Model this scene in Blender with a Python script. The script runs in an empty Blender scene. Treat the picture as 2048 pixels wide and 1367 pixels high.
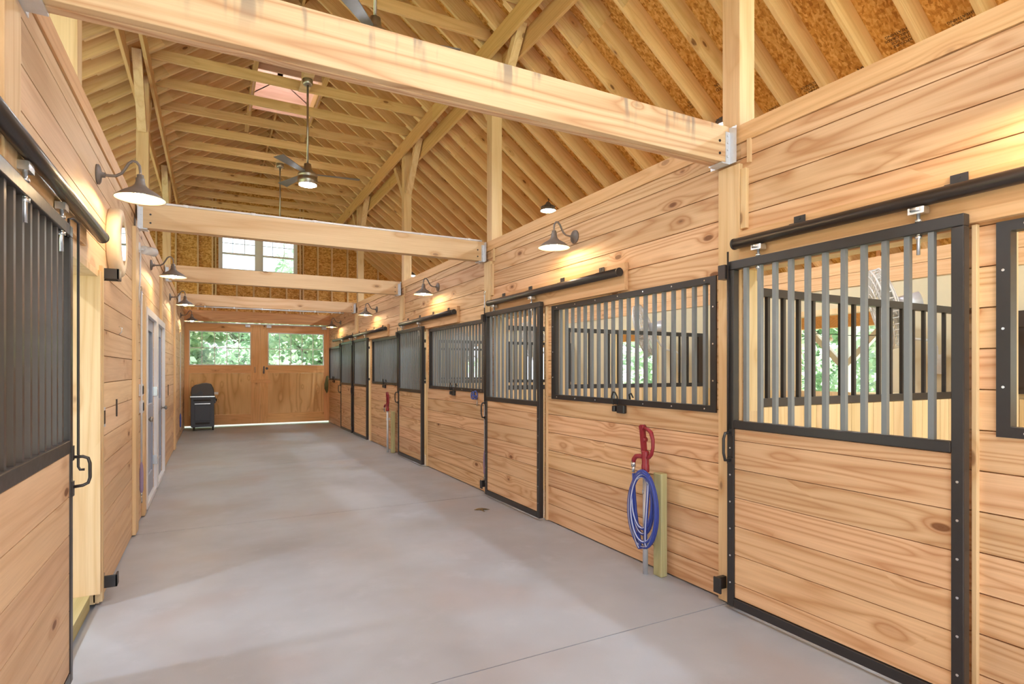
import bpy, math, random
from mathutils import Vector, Matrix
random.seed(7)
C = bpy.context.scene.collection
V = Vector
PI = math.pi

# ------------------------------------------------------------------ mesh builder
class MB:
    def __init__(s): s.v=[]; s.f=[]; s.sm=[]; s.mi=[]; s.m=0
    def face(s, idx, smooth=False): s.f.append(idx); s.sm.append(smooth); s.mi.append(s.m)
    def hexa(s, p):
        b=len(s.v); s.v+= [tuple(q) for q in p]
        for f in ((0,3,2,1),(4,5,6,7),(0,1,5,4),(1,2,6,5),(2,3,7,6),(3,0,4,7)): s.face(tuple(b+i for i in f))
        return s
    def box(s,x0,x1,y0,y1,z0,z1):
        return s.hexa([(x0,y0,z0),(x1,y0,z0),(x1,y1,z0),(x0,y1,z0),(x0,y0,z1),(x1,y0,z1),(x1,y1,z1),(x0,y1,z1)])
    def beam(s,p0,p1,w,h,up=(0,0,1)):
        p0,p1,up=V(p0),V(p1),V(up); a=(p1-p0).normalized()
        r=a.cross(up).normalized(); u=r.cross(a).normalized()
        r*=w/2; u*=h/2
        return s.hexa([p0-r-u,p0+r-u,p0+r+u,p0-r+u,p1-r-u,p1+r-u,p1+r+u,p1-r+u])
    def ring(s,c,r,ax,n,ref=None):
        a=V(ax).normalized(); t=V((0,0,1)) if abs(a.z)<.9 else V((1,0,0))
        if ref is not None: t=V(ref)
        x=a.cross(t).normalized(); y=a.cross(x).normalized(); b=len(s.v)
        for i in range(n):
            g=2*PI*i/n; s.v.append(tuple(V(c)+x*math.cos(g)*r+y*math.sin(g)*r))
        return b
    def bridge(s,a,b,n):
        for i in range(n): s.face((a+i,a+(i+1)%n,b+(i+1)%n,b+i),True)
    def cap(s,a,n,flip=False):
        t=tuple(range(a,a+n)); s.face(t[::-1] if flip else t)
    def cyl(s,p0,p1,r,n=14,r2=None):
        d=V(p1)-V(p0); a=s.ring(p0,r,d,n); b=s.ring(p1,r if r2 is None else r2,d,n)
        s.bridge(a,b,n); s.cap(a,n,True); s.cap(b,n); return s
    def tube(s,pts,r,n=10,closed=False):
        pts=[V(p) for p in pts]; k=len(pts); rs=[]; ref=None
        for i,p in enumerate(pts):
            if closed: d=pts[(i+1)%k]-pts[i-1]
            else: d=pts[min(i+1,k-1)]-pts[max(i-1,0)]
            d.normalize()
            if ref is None: ref=V((0,0,1)) if abs(d.z)<.9 else V((1,0,0))
            x=d.cross(ref).normalized(); y=d.cross(x).normalized(); ref=-y if False else x.cross(d)
            b=len(s.v); rr=r[i] if isinstance(r,(list,tuple)) else r
            for j in range(n):
                g=2*PI*j/n; s.v.append(tuple(p+x*math.cos(g)*rr+y*math.sin(g)*rr))
            rs.append(b)
        for i in range(k-1): s.bridge(rs[i],rs[i+1],n)
        if closed: s.bridge(rs[-1],rs[0],n)
        else: s.cap(rs[0],n,True); s.cap(rs[-1],n)
        return s
    def lathe(s,prof,c,ax=(0,0,1),n=24,caps=True):
        a=V(ax).normalized(); rs=[s.ring(V(c)+a*h,max(r,1e-4),ax,n) for r,h in prof]
        for i in range(len(rs)-1): s.bridge(rs[i],rs[i+1],n)
        if caps: s.cap(rs[0],n,True); s.cap(rs[-1],n)
        return s
    def sphere(s,c,r,n=14):
        k=8; return s.lathe([(r*math.sin(PI*i/k),-r*math.cos(PI*i/k)) for i in range(k+1)],c,n=n,caps=False)
    def prism(s,poly,d):   # poly: 3d points, d: extrusion vector
        b=len(s.v); n=len(poly); d=V(d)
        s.v+=[tuple(p) for p in poly]+[tuple(V(p)+d) for p in poly]
        s.face(tuple(range(b,b+n))[::-1]); s.face(tuple(range(b+n,b+2*n)))
        for i in range(n): s.face((b+i,b+(i+1)%n,b+n+(i+1)%n,b+n+i))
        return s

def mkobj(name,mb,mats,parent=None,origin=(0,0,0),bevel=0):
    me=bpy.data.meshes.new(name); o=V(origin)
    me.from_pydata([tuple(V(p)-o) for p in mb.v],[],mb.f)
    if not isinstance(mats,(list,tuple)): mats=[mats]
    for m in mats: me.materials.append(m)
    me.polygons.foreach_set('use_smooth',mb.sm); me.polygons.foreach_set('material_index',mb.mi)
    me.update()
    ob=bpy.data.objects.new(name,me); C.objects.link(ob)
    if parent is not None: ob.parent=parent
    else: ob.location=o
    if bevel:
        b=ob.modifiers.new('bevel','BEVEL'); b.width=bevel; b.segments=2; b.limit_method='ANGLE'
    return ob
def tag(o,label=None,cat=None,group=None,kind=None):
    if label: o['label']=label
    if cat: o['category']=cat
    if group: o['group']=group
    if kind: o['kind']=kind
    return o
def struct(name,mb,mats,label=None,bevel=0):
    return tag(mkobj(name,mb,mats,bevel=bevel),label,None,None,'structure')
def thing(name,label,cat,loc,group=None):
    o=bpy.data.objects.new(name,None); C.objects.link(o); o.location=loc; o.empty_display_size=.1
    return tag(o,label,cat,group)
def part(name,mb,mats,root,bevel=0,label=None):
    r=root
    while r.parent is not None: r=r.parent
    ob=mkobj(name,mb,mats,root,tuple(r.location),bevel)
    if label: ob['label']=label
    return ob
def single(name,mb,mats,label,cat,origin=(0,0,0),group=None,bevel=0):
    return tag(mkobj(name,mb,mats,None,origin,bevel),label,cat,group)
def copy_tree(o,parent=None):
    c=o.copy(); C.objects.link(c)
    if parent is not None: c.parent=parent
    for ch in o.children: copy_tree(ch,c)
    return c
def dup(o,loc,label,group=None,rz=None):
    c=copy_tree(o); c.location=loc; c['label']=label
    if group: c['group']=group
    if rz is not None: c.rotation_euler=(0,0,rz)
    return c

# ------------------------------------------------------------------ materials
class NT:
    def __init__(s,name):
        s.m=bpy.data.materials.new(name); s.m.use_nodes=True; s.t=s.m.node_tree; s.t.nodes.clear()
        s.out=s.n('ShaderNodeOutputMaterial')
    def n(s,t,**k):
        x=s.t.nodes.new(t)
        for a,b in k.items(): setattr(x,a,b)
        return x
    def l(s,a,b): s.t.links.new(a,b)
    def setv(s,inp,v):
        if isinstance(v,(int,float)): inp.default_value=v
        elif isinstance(v,(tuple,list)): inp.default_value=v
        else: s.l(v,inp)
    def math(s,op,a,b=0.0,c=0.0,clamp=False):
        x=s.n('ShaderNodeMath',operation=op); x.use_clamp=clamp
        for i,q in enumerate((a,b,c)): s.setv(x.inputs[i],q)
        return x.outputs[0]
    def mix(s,f,a,b,blend='MIX'):
        x=s.n('ShaderNodeMix',data_type='RGBA',blend_type=blend)
        s.setv(x.inputs[0],f); s.setv(x.inputs[6],a); s.setv(x.inputs[7],b); return x.outputs[2]
    def ramp(s,f,lo,hi):
        x=s.n('ShaderNodeMapRange',interpolation_type='SMOOTHSTEP'); s.setv(x.inputs[0],f)
        x.inputs[1].default_value=lo; x.inputs[2].default_value=hi; return x.outputs[0]
    def comb(s,x,y,z):
        c=s.n('ShaderNodeCombineXYZ'); s.setv(c.inputs[0],x); s.setv(c.inputs[1],y); s.setv(c.inputs[2],z); return c.outputs[0]
    def noise(s,vec,scale=1,detail=2,rough=.5):
        x=s.n('ShaderNodeTexNoise'); s.l(vec,x.inputs['Vector']); x.inputs['Scale'].default_value=scale
        x.inputs['Detail'].default_value=detail; x.inputs['Roughness'].default_value=rough; return x.outputs[0]
    def coords(s):
        tc=s.n('ShaderNodeTexCoord'); sp=s.n('ShaderNodeSeparateXYZ'); s.l(tc.outputs['Object'],sp.inputs[0]); return tc.outputs['Object'],sp.outputs
    def bsdf(s,col,rough=.5,metal=0,spec=.5,normal=None):
        p=s.n('ShaderNodeBsdfPrincipled'); s.setv(p.inputs['Base Color'],col); s.setv(p.inputs['Roughness'],rough)
        p.inputs['Metallic'].default_value=metal; p.inputs['Specular IOR Level'].default_value=spec
        if normal is not None: s.l(normal,p.inputs['Normal'])
        s.l(p.outputs[0],s.out.inputs[0]); return p
    def bump(s,h,st=.2,d=.01):
        b=s.n('ShaderNodeBump'); b.inputs['Strength'].default_value=st; b.inputs['Distance'].default_value=d; s.l(h,b.inputs['Height']); return b.outputs[0]

def c4(c): return (c[0],c[1],c[2],1)
def wood(name,axis,light,dark,knot=(.16,.06,.02),rings=11,var=.16,knots=1.0,rough=.55,contrast=.6,stain=0.0,ac=5.0,hue=.5):
    t=NT(name); oc,sp=t.coords(); ix='xyz'.index(axis); o=[sp[ix]]+[sp[i] for i in range(3) if i!=ix]
    g=t.n('ShaderNodeNewGeometry').outputs['Random Per Island']; ob=t.n('ShaderNodeObjectInfo').outputs['Random']
    r=t.math('FRACT',t.math('ADD',t.math('MULTIPLY',g,7.31),t.math('MULTIPLY',ob,3.17)))
    off=t.math('MULTIPLY',r,61.0)
    X=t.math('ADD',o[0],off); Y=t.math('ADD',o[1],off); Z=t.math('ADD',o[2],t.math('MULTIPLY',off,1.7))
    q=t.comb(t.math('MULTIPLY',X,.25),t.math('MULTIPLY',Y,ac),t.math('MULTIPLY',Z,ac))
    n=t.noise(q,1,1.5,.4)
    # knots
    vo=t.n('ShaderNodeTexVoronoi'); kv=t.comb(t.math('MULTIPLY',X,2.2),t.math('MULTIPLY',Y,5.0),t.math('MULTIPLY',Z,5.0))
    t.l(kv,vo.inputs['Vector']); vo.inputs['Scale'].default_value=1
    d=vo.outputs['Distance']; sc=t.n('ShaderNodeSeparateColor'); t.l(vo.outputs['Color'],sc.inputs[0])
    on=t.math('GREATER_THAN',sc.outputs[0],.38)
    bulge=t.math('MULTIPLY',t.math('EXPONENT',t.math('MULTIPLY',d,-9.0)),on)
    n2=t.math('ADD',n,t.math('MULTIPLY',bulge,.34))
    pp=t.math('PINGPONG',t.math('MULTIPLY',n2,rings*2.0),1.0)
    late=t.math('POWER',pp,2.2)
    fib=t.noise(t.comb(t.math('MULTIPLY',X,2.5),t.math('MULTIPLY',Y,90),t.math('MULTIPLY',Z,90)),1,2,.6)
    col=t.mix(t.math('MULTIPLY',late,contrast),c4(light),c4(dark))
    col=t.mix(t.math('MULTIPLY',t.math('SUBTRACT',fib,.35,clamp=True),.55),col,c4([k*.72 for k in dark]))
    # broad tone wander along the board and per board tint
    br=t.noise(t.comb(t.math('MULTIPLY',X,.8),t.math('MULTIPLY',Y,2.5),t.math('MULTIPLY',Z,2.5)),1,1,.5)
    hs=t.n('ShaderNodeHueSaturation'); t.l(col,hs.inputs['Color'])
    r2=t.math('FRACT',t.math('MULTIPLY',r,17.3))
    t.setv(hs.inputs['Value'],t.math('ADD',t.math('ADD',1-var*.75,t.math('MULTIPLY',r2,var)),t.math('MULTIPLY',br,var*.5)))
    t.setv(hs.inputs['Hue'],t.math('ADD',hue-.006,t.math('MULTIPLY',t.math('FRACT',t.math('MULTIPLY',r,5.9)),.012)))
    col=hs.outputs[0]
    if knots>0:
        halo=t.math('MULTIPLY',t.ramp(d,.30,.10),on); core=t.math('MULTIPLY',t.ramp(d,.115,.07),on)
        col=t.mix(t.math('MULTIPLY',halo,.38*knots),col,c4([dark[0]*.8,dark[1]*.62,dark[2]*.5]))
        col=t.mix(t.math('MULTIPLY',core,.85*knots),col,c4(knot))
    if stain>0:
        st=t.noise(t.comb(t.math('MULTIPLY',o[0],9),t.math('MULTIPLY',o[1],1.0),t.math('MULTIPLY',o[2],1.5)),1,3,.6)
        col=t.mix(t.math('MULTIPLY',t.math('MULTIPLY',t.ramp(st,.53,.66),stain),t.ramp(o[2],.03,.23)),col,(.24,.19,.15,1))
    t.bsdf(col,rough,spec=.3,normal=t.bump(t.math('ADD',t.math('MULTIPLY',late,.5),fib),.12,.004))
    return t.m

def osb():
    t=NT('strand_board'); oc,sp=t.coords()
    w=t.n('ShaderNodeTexNoise'); t.l(oc,w.inputs['Vector']); w.inputs['Scale'].default_value=9; w.inputs['Detail'].default_value=2
    add=t.n('ShaderNodeVectorMath',operation='MULTIPLY_ADD'); t.l(w.outputs['Color'],add.inputs[0]); add.inputs[1].default_value=(.05,.05,.05); t.l(oc,add.inputs[2])
    v1=t.n('ShaderNodeTexVoronoi'); t.l(add.outputs[0],v1.inputs['Vector']); v1.inputs['Scale'].default_value=38
    mp=t.n('ShaderNodeMapping'); t.l(add.outputs[0],mp.inputs[0]); mp.inputs['Rotation'].default_value=(.3,.5,.9); mp.inputs['Scale'].default_value=(17,66,34)
    v2=t.n('ShaderNodeTexVoronoi'); t.l(mp.outputs[0],v2.inputs['Vector']); v2.inputs['Scale'].default_value=1
    a=t.n('ShaderNodeSeparateColor'); t.l(v1.outputs['Color'],a.inputs[0]); b=t.n('ShaderNodeSeparateColor'); t.l(v2.outputs['Color'],b.inputs[0])
    f=t.math('ADD',t.math('MULTIPLY',a.outputs[0],.4),t.math('MULTIPLY',b.outputs[1],.6))
    cr=t.n('ShaderNodeValToRGB'); t.l(f,cr.inputs[0]); e=cr.color_ramp.elements
    e[0].position=.1; e[0].color=(.42,.19,.045,1); e[1].position=.95; e[1].color=(.86,.58,.24,1); m=e.new(.5); m.color=(.68,.37,.10,1)
    big=t.noise(oc,1.3,2,.5); col=t.mix(t.ramp(big,.35,.7),cr.outputs[0],(.75,.5,.25,1),'MULTIPLY'); col=t.mix(.75,col,cr.outputs[0])
    t.bsdf(col,.7,spec=.2); return t.m
def concrete():
    t=NT('concrete'); oc,sp=t.coords()
    a=t.noise(oc,.55,4,.6); b=t.noise(oc,3.2,5,.65); c=t.noise(oc,60,3,.7); d=t.noise(oc,.9,2,.5)
    col=t.mix(t.ramp(a,.35,.66),(.395,.435,.50,1),(.315,.33,.375,1))
    col=t.mix(t.math('MULTIPLY',t.ramp(b,.5,.75),.45),col,(.46,.50,.56,1))
    col=t.mix(t.math('MULTIPLY',t.ramp(d,.5,.7),.45),col,(.36,.30,.29,1))
    col=t.mix(t.math('MULTIPLY',t.ramp(c,.60,.8),.25),col,(.27,.25,.24,1))
    t.bsdf(col,t.math('ADD',.30,t.math('MULTIPLY',b,.28)),spec=.5,normal=t.bump(c,.05,.004)); return t.m
def plain(name,col,rough=.5,metal=0,spec=.5,nz=.12,scale=30):
    t=NT(name); oc,sp=t.coords(); n=t.noise(oc,scale,3,.6)
    c=t.mix(t.math('MULTIPLY',n,1.0),c4([k*(1-nz) for k in col]),c4([min(1,k*(1+nz)) for k in col]))
    t.bsdf(c,t.math('ADD',rough-.06,t.math('MULTIPLY',n,.12)),metal,spec); return t.m
def emit(name,col,st):
    t=NT(name); e=t.n('ShaderNodeEmission'); e.inputs[0].default_value=c4(col); e.inputs[1].default_value=st; t.l(e.outputs[0],t.out.inputs[0]); return t.m
def glass():
    t=NT('window_glass'); a=t.n('ShaderNodeBsdfTransparent'); a.inputs[0].default_value=(.93,.96,.96,1)
    g=t.n('ShaderNodeBsdfGlossy'); g.inputs['Roughness'].default_value=.03
    fr=t.n('ShaderNodeFresnel'); fr.inputs[0].default_value=1.35
    m=t.n('ShaderNodeMixShader'); t.l(fr.outputs[0],m.inputs[0]); t.l(a.outputs[0],m.inputs[1]); t.l(g.outputs[0],m.inputs[2]); t.l(m.outputs[0],t.out.inputs[0]); return t.m
def frosted():
    t=NT('frosted_skylight'); a=t.n('ShaderNodeBsdfTranslucent'); a.inputs[0].default_value=(.92,.93,.95,1)
    b=t.n('ShaderNodeBsdfDiffuse'); b.inputs[0].default_value=(.9,.9,.92,1); m=t.n('ShaderNodeMixShader'); m.inputs[0].default_value=.25
    t.l(a.outputs[0],m.inputs[1]); t.l(b.outputs[0],m.inputs[2]); t.l(m.outputs[0],t.out.inputs[0]); return t.m
def leafmat():
    t=NT('foliage_green'); g=t.n('ShaderNodeNewGeometry').outputs['Random Per Island']
    cr=t.n('ShaderNodeValToRGB'); t.l(g,cr.inputs[0]); e=cr.color_ramp.elements
    e[0].color=(.36,.50,.36,1); e[1].color=(.78,.86,.68,1); m=e.new(.5); m.color=(.56,.71,.53,1)
    d=t.n('ShaderNodeBsdfDiffuse'); tr=t.n('ShaderNodeBsdfTranslucent'); t.l(cr.outputs[0],d.inputs[0]); t.l(cr.outputs[0],tr.inputs[0])
    m=t.n('ShaderNodeMixShader'); m.inputs[0].default_value=.4; t.l(d.outputs[0],m.inputs[1]); t.l(tr.outputs[0],m.inputs[2]); t.l(m.outputs[0],t.out.inputs[0]); return t.m

PL,PD=(.75,.515,.305),(.47,.225,.09)
M={}
M['plank_y']=wood('pine_plank_along_y','y',PL,PD,var=.22,knots=1,contrast=.72,rings=12,ac=6)
M['plank_soft']=wood('pine_plank_soft_grain','y',(.75,.53,.33),(.52,.29,.14),var=.2,knots=1,contrast=.42,rings=7,ac=5)
M['plank_x']=wood('pine_plank_along_x','x',(.74,.42,.19),(.5,.22,.08),var=.14,knots=1,contrast=.5)
M['post_z']=wood('pine_post','z',(.78,.575,.33),(.58,.34,.14),var=.14,knots=.8,contrast=.45,rings=7)
M['beam_x']=wood('pine_beam','x',(.74,.53,.32),(.54,.29,.13),var=.1,knots=.7,contrast=.55,rings=7,ac=3.5)
M['beam_stain']=wood('pine_beam_weathered','x',(.74,.53,.32),(.50,.245,.115),var=.08,knots=.3,contrast=.8,rings=10,ac=5.5,stain=.8)
M['joist_x']=wood('pine_joist','x',(.76,.51,.26),(.54,.29,.11),var=.18,knots=.9,contrast=.45)
M['rafter']=wood('pine_rafter','x',(.80,.56,.30),(.60,.34,.13),var=.2,knots=1,contrast=.45)
M['carrier_y']=wood('pine_carrier','y',(.72,.47,.21),(.52,.27,.09),var=.1,knots=.7,contrast=.45)
M['trim_y']=wood('pine_trim_along_y','y',(.74,.47,.25),(.52,.25,.10),var=.12,knots=.5,contrast=.45)
M['lumber_z']=wood('yellow_board','z',(.77,.60,.34),(.56,.37,.15),var=.2,knots=.5,contrast=.4,rings=6)
M['treated_z']=wood('treated_timber','z',(.52,.50,.27),(.36,.32,.13),var=.1,knots=.6,contrast=.4)
M['treated_y']=wood('treated_sill','y',(.50,.44,.22),(.34,.27,.10),var=.1,knots=.6,contrast=.4)
M['door_x']=wood('door_rail_x','x',(.86,.50,.23),(.60,.29,.10),var=.1,knots=.9,contrast=.4)
M['door_z']=wood('door_stile_z','z',(.86,.50,.23),(.60,.29,.10),var=.1,knots=.9,contrast=.4)
M['ply_z']=wood('plywood_panel','z',(.86,.56,.26),(.58,.30,.10),var=.05,knots=0,contrast=.75,rings=8,ac=2.2)
M['cupola']=wood('cupola_plank','x',(.78,.52,.40),(.58,.32,.22),var=.1,knots=.4,contrast=.4)
M['osb']=osb()
M['concrete']=concrete()
M['dirt']=plain('stall_bedding',(.56,.47,.35),.9,nz=.3,scale=20)
M['black']=plain('black_steel',(.022,.020,.021),.36,.0,.6,nz=.2)
M['bronze']=plain('dark_bronze_steel',(.045,.036,.033),.34,.35,.6)
M['bar']=plain('grey_bar_steel',(.19,.215,.235),.36,.3,.6,nz=.06)
M['leftbar']=plain('shaded_bar_steel',(.10,.082,.076),.32,.5,.6,nz=.08)  # copy of the bar steel, its shade and brown wood reflections put into the colour
M['darkbrown']=plain('dark_brown_plate',(.04,.026,.018),.5)
M['chrome']=plain('zinc_plate',(.72,.74,.76),.25,.9,nz=.05)
M['galv']=plain('galvanised_steel',(.66,.69,.74),.42,.45,nz=.12)
M['nickel']=plain('brushed_nickel',(.42,.40,.37),.3,.9,nz=.05)
M['lampdark']=plain('dark_bronze_lamp',(.19,.165,.155),.5,.1)
M['lampin']=plain('shade_inner_cream',(.36,.30,.22),.6)
M['blade']=plain('fan_blade_grey',(.16,.15,.145),.45)
M['white']=plain('white_paint',(.80,.80,.82),.4,nz=.03)
M['palewood']=plain('pale_rim_wood',(.78,.62,.42),.45,nz=.06)
M['mirror']=plain('mirror_glass',(.9,.92,.92),.02,1.0,nz=.01)
M['beige']=plain('beige_plywood',(.64,.56,.38),.75,nz=.07,scale=6)
M['red']=plain('red_enamel',(.27,.02,.032),.35)
M['blue']=plain('blue_hose',(.03,.06,.33),.4)
M['hosestripe']=plain('hose_stripe',(.5,.55,.7),.45)
M['strap']=plain('mauve_webbing',(.32,.25,.40),.7)
M['bluestrap']=plain('blue_webbing',(.08,.12,.42),.7)
M['rope']=plain('green_rope',(.20,.19,.08),.8)
M['grill']=plain('slate_grill',(.055,.065,.085),.42,.1)
M['grillid']=plain('grill_lid',(.075,.07,.072),.4,.1)
M['rubber']=plain('black_rubber',(.015,.015,.015),.6)
M['doorblue']=plain('grey_blue_panel',(.33,.37,.47),.4,nz=.05)
M['doorglass']=plain('dark_glass',(.10,.14,.22),.08,0,.8)
M['cage']=plain('fan_cage_white',(.66,.65,.63),.4,.1)
M['leafbrown']=plain('dry_leaf',(.13,.085,.03),.8)
M['bucket']=plain('cream_tub',(.72,.62,.36),.5)
M['trough']=plain('grey_spot',(.6,.58,.52),.5)
M['glass']=glass(); M['frost']=frosted()
M['leaf']=leafmat()
M['bark']=plain('grey_bark',(.24,.22,.20),.9,nz=.3)
M['grass']=plain('grass_ground',(.30,.36,.18),.95,nz=.35,scale=8)
M['gravel']=plain('pale_gravel',(.62,.60,.56),.95,nz=.2,scale=25)
M['bulb']=emit('warm_bulb',(1,.70,.38),190)
M['led']=emit('cool_led',(.86,.94,1.0),380)
M['fanled']=emit('fan_light',(.94,.97,1.0),170)
M['fanglass']=emit('fan_glass_dim',(1,.97,.92),1.2)
M['stringbulb']=plain('clear_bulb',(.9,.88,.8),.2)
M['ink']=plain('stamp_ink',(.05,.03,.02),.8)

# ------------------------------------------------------------------ dimensions (metres; camera at x=0,y=0)
R=3.0; L=-.65; RX=1.17; ZR=6.90; K=.75; YB=17.1; Y0=-3.0
PR=[2.55,6.22,9.80,13.40]          # near faces of the stall-side posts
ROW=.18
def zroof(x): return ZR-K*abs(x-RX)

# ------------------------------------------------------------------ floor and ground
m=MB(); ys=[Y0,-1.0,2.62,6.25,9.90,13.5,YB+.12]
for a,b in zip(ys,ys[1:]): m.box(L-.02,R+.02,a+.004,b-.004,-.15,0)
struct('floor',m,M['concrete'])
m=MB(); m.box(R+.02,6.75,Y0,YB+.1,-.15,-.02); struct('floor_stalls',m,M['dirt'])
m=MB(); m.box(-4.6,L-.02,Y0,YB+.1,-.15,-.02); struct('floor_tackroom',m,M['concrete'])
m=MB(); m.box(-45,60,-40,70,-.35,-.17); struct('ground',m,M['grass'])
m=MB(); m.box(-3,6,YB+.13,YB+3.2,-.17,-.03); struct('ground_apron',m,M['gravel'])

# ------------------------------------------------------------------ plank walls
def spans(y0,y1,cuts):
    out=[(y0,y1)]
    for c0,c1 in cuts:
        nxt=[]
        for a,b in out:
            if c1<=a or c0>=b: nxt.append((a,b)); continue
            if c0>a: nxt.append((a,c0))
            if c1<b: nxt.append((c1,b))
        out=nxt
    return out
def plank_wall(name,xf,sgn,y0,y1,openings,breaks,ztop,depth):
    # xf: aisle face, sgn: direction into the wall ; openings (y0,y1,z0,z1)
    m=MB(); n=int(round((ztop-.12)/ROW+.4))
    for i in range(n):
        z0,z1=i*ROW+.012*(i==0),min((i+1)*ROW-.006,ztop-.115)
        cuts=[(a,b) for a,b,c,d in openings if z0<d-.01 and z1>c+.01]
        for a,b in spans(y0,y1,cuts):
            bs=[a]+[q+random.uniform(-.02,.02) for q in sorted(breaks) if a+.3<q<b-.3]+[b]
            for p,q in zip(bs,bs[1:]):
                x0,x1=sorted((xf,xf+sgn*.022)); m.box(x0,x1,p+.0005,q-.0005,z0,z1)
    m.m=1
    for z0,z1 in ((.01,1.26),(1.26,2.16),(2.16,ztop-.115)):
        cuts=[(a,b) for a,b,c,d in openings if z0<d-.01 and z1>c+.01]
        for a,b in spans(y0,y1,cuts):
            x0,x1=sorted((xf+sgn*.0225,xf+sgn*depth)); m.box(x0,x1,a,b,z0,z1)
    m.m=2
    x0,x1=sorted((xf-sgn*.012,xf+sgn*depth)); m.box(x0,x1,y0,y1,ztop-.112,ztop)
    return struct(name,m,[M['plank_y'] if sgn>0 else M['plank_soft'],M['lumber_z'],M['trim_y']])
doorsR=[(1.27,2.55),(4.91,6.20),(8.54,9.83),(12.14,13.43),(13.63,14.93)]
winR=[(-1.0,1.17),(2.75,4.80),(6.42,8.42),(10.14,11.99),(15.23,17.02)]
opR=[(a+.06,b-.06,0,2.16) for a,b in doorsR]+[(a,b,1.26,2.16) for a,b in winR]
plank_wall('wall_right',R,1,Y0,YB,opR,PR+[0.3],3.09,.14)
opL=[(2.2,4.50,0,2.16),(7.28,8.36,0,2.16),(8.62,9.68,0,2.16)]
plank_wall('wall_left',L,-1,Y0,YB,opL,[2.6,6.3,9.4,12.7],3.09,.22)

# post boards on the wall faces
k=0
for i,y in enumerate(PR):
    m=MB(); m.box(2.966,3.0,y-.03,y+.14,.01,2.84); m.m=0
    tag(mkobj('trim_%d'%(k+1),m,M['post_z'],None,(3,y,0),.003),None,None,None,'structure'); k+=1
    m=MB(); m.box(2.972,3.0,y-.075,y-.032,2.42,2.80); m.box(2.978,3.0,y-.1,y-.076,2.83,2.98)
    tag(mkobj('trim_%d'%(k+1),m,M['post_z'],None,(3,y,2.4),.002),None,None,None,'structure'); k+=1
for y0,y1,z0 in ((2.49,2.68,2.2),(6.20,6.42,.01),(9.25,9.5,2.2),(12.45,12.72,.01)):
    m=MB(); m.box(L,L+.03,y0,y1,z0,2.84)
    tag(mkobj('trim_%d'%(k+1),m,M['post_z'],None,(L,y0,z0),.003),None,None,None,'structure'); k+=1
for a,b in doorsR[:4]:
    m=MB(); m.box(2.975,3.0,a-.016,a+.004,.01,2.165)
    tag(mkobj('trim_%d'%(k+1),m,M['post_z'],None,(3,a,0),.002),None,None,None,'structure'); k+=1
m=MB(); m.box(L,L+.03,6.98,7.14,.01,2.3)
tag(mkobj('trim_%d'%(k+1),m,M['post_z'],None,(L,7,0),.003),None,None,None,'structure'); k+=1
# lining of the open doorway in the left wall: far jamb, head, sill
m=MB(); m.box(-.865,L+.015,4.44,4.50,.09,2.16); m.box(L-.03,L+.018,4.50,4.56,.02,2.2); m.box(-.865,L+.002,2.2,4.44,2.12,2.16)
struct('trim_doorway',m,M['post_z'])
m=MB(); m.box(-.87,L-.04,2.2,4.44,.0,.09); struct('trim_sill',m,M['treated_y'])

# ------------------------------------------------------------------ stall-side outer wall, partitions
XO=6.65
MID=[.6,4.24,7.88,11.5,15.1]
wo=[(y-.52,y+.52,1.25,2.2) for y in MID]
m=MB()
def band(z0,z1,x0,x1,wv=None):
    cuts=[(a,b) for a,b,c,d in wo if z0<d-.01 and z1>c+.01]
    for a,b in spans(Y0,YB,cuts):
        if wv:
            y=a
            while y<b-.01:
                q=min(y+wv,b); m.box(x0,x1,y+.002,q-.002,z0,z1); y=q
        else: m.box(x0,x1,a,b,z0,z1)
m.m=0; band(0,1.25,XO-.03,XO,.14)
m.m=1; band(1.25,2.2,XO-.012,XO); band(2.2,2.5,XO-.012,XO)
m.m=2; band(2.5,2.655,XO-.025,XO); band(2.66,2.80,XO-.025,XO)
m.m=3; band(0,1.25,XO,XO+.1); band(1.25,2.2,XO,XO+.1); band(2.2,2.8,XO,XO+.1)
for a,b,c,d in wo:
    m.m=0; e=.006; m.box(XO-.04,XO+.105,a-.06,a+e,c-.06,d+.06); m.box(XO-.04,XO+.105,b-e,b+.06,c-.06,d+.06); m.box(XO-.04,XO+.105,a+e,b-e,d-e,d+.06); m.box(XO-.04,XO+.105,a+e,b-e,c-.06,c+e)
struct('wall_stalls',m,[M['lumber_z'],M['beige'],M['trim_y'],M['beige']])
for i,y in enumerate(PR):
    m=MB(); x=3.16
    while x<6.58:
        q=min(x+.14,6.58); m.box(x+.002,q-.002,y+.05,y+.09,-.02,1.27); x=q
    m.m=1; m.box(3.142,3.2,y+.0,y+.14,-.02,2.75)
    struct('wall_partition_%d'%(i+1),m,[M['lumber_z'],M['lumber_z']])

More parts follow.
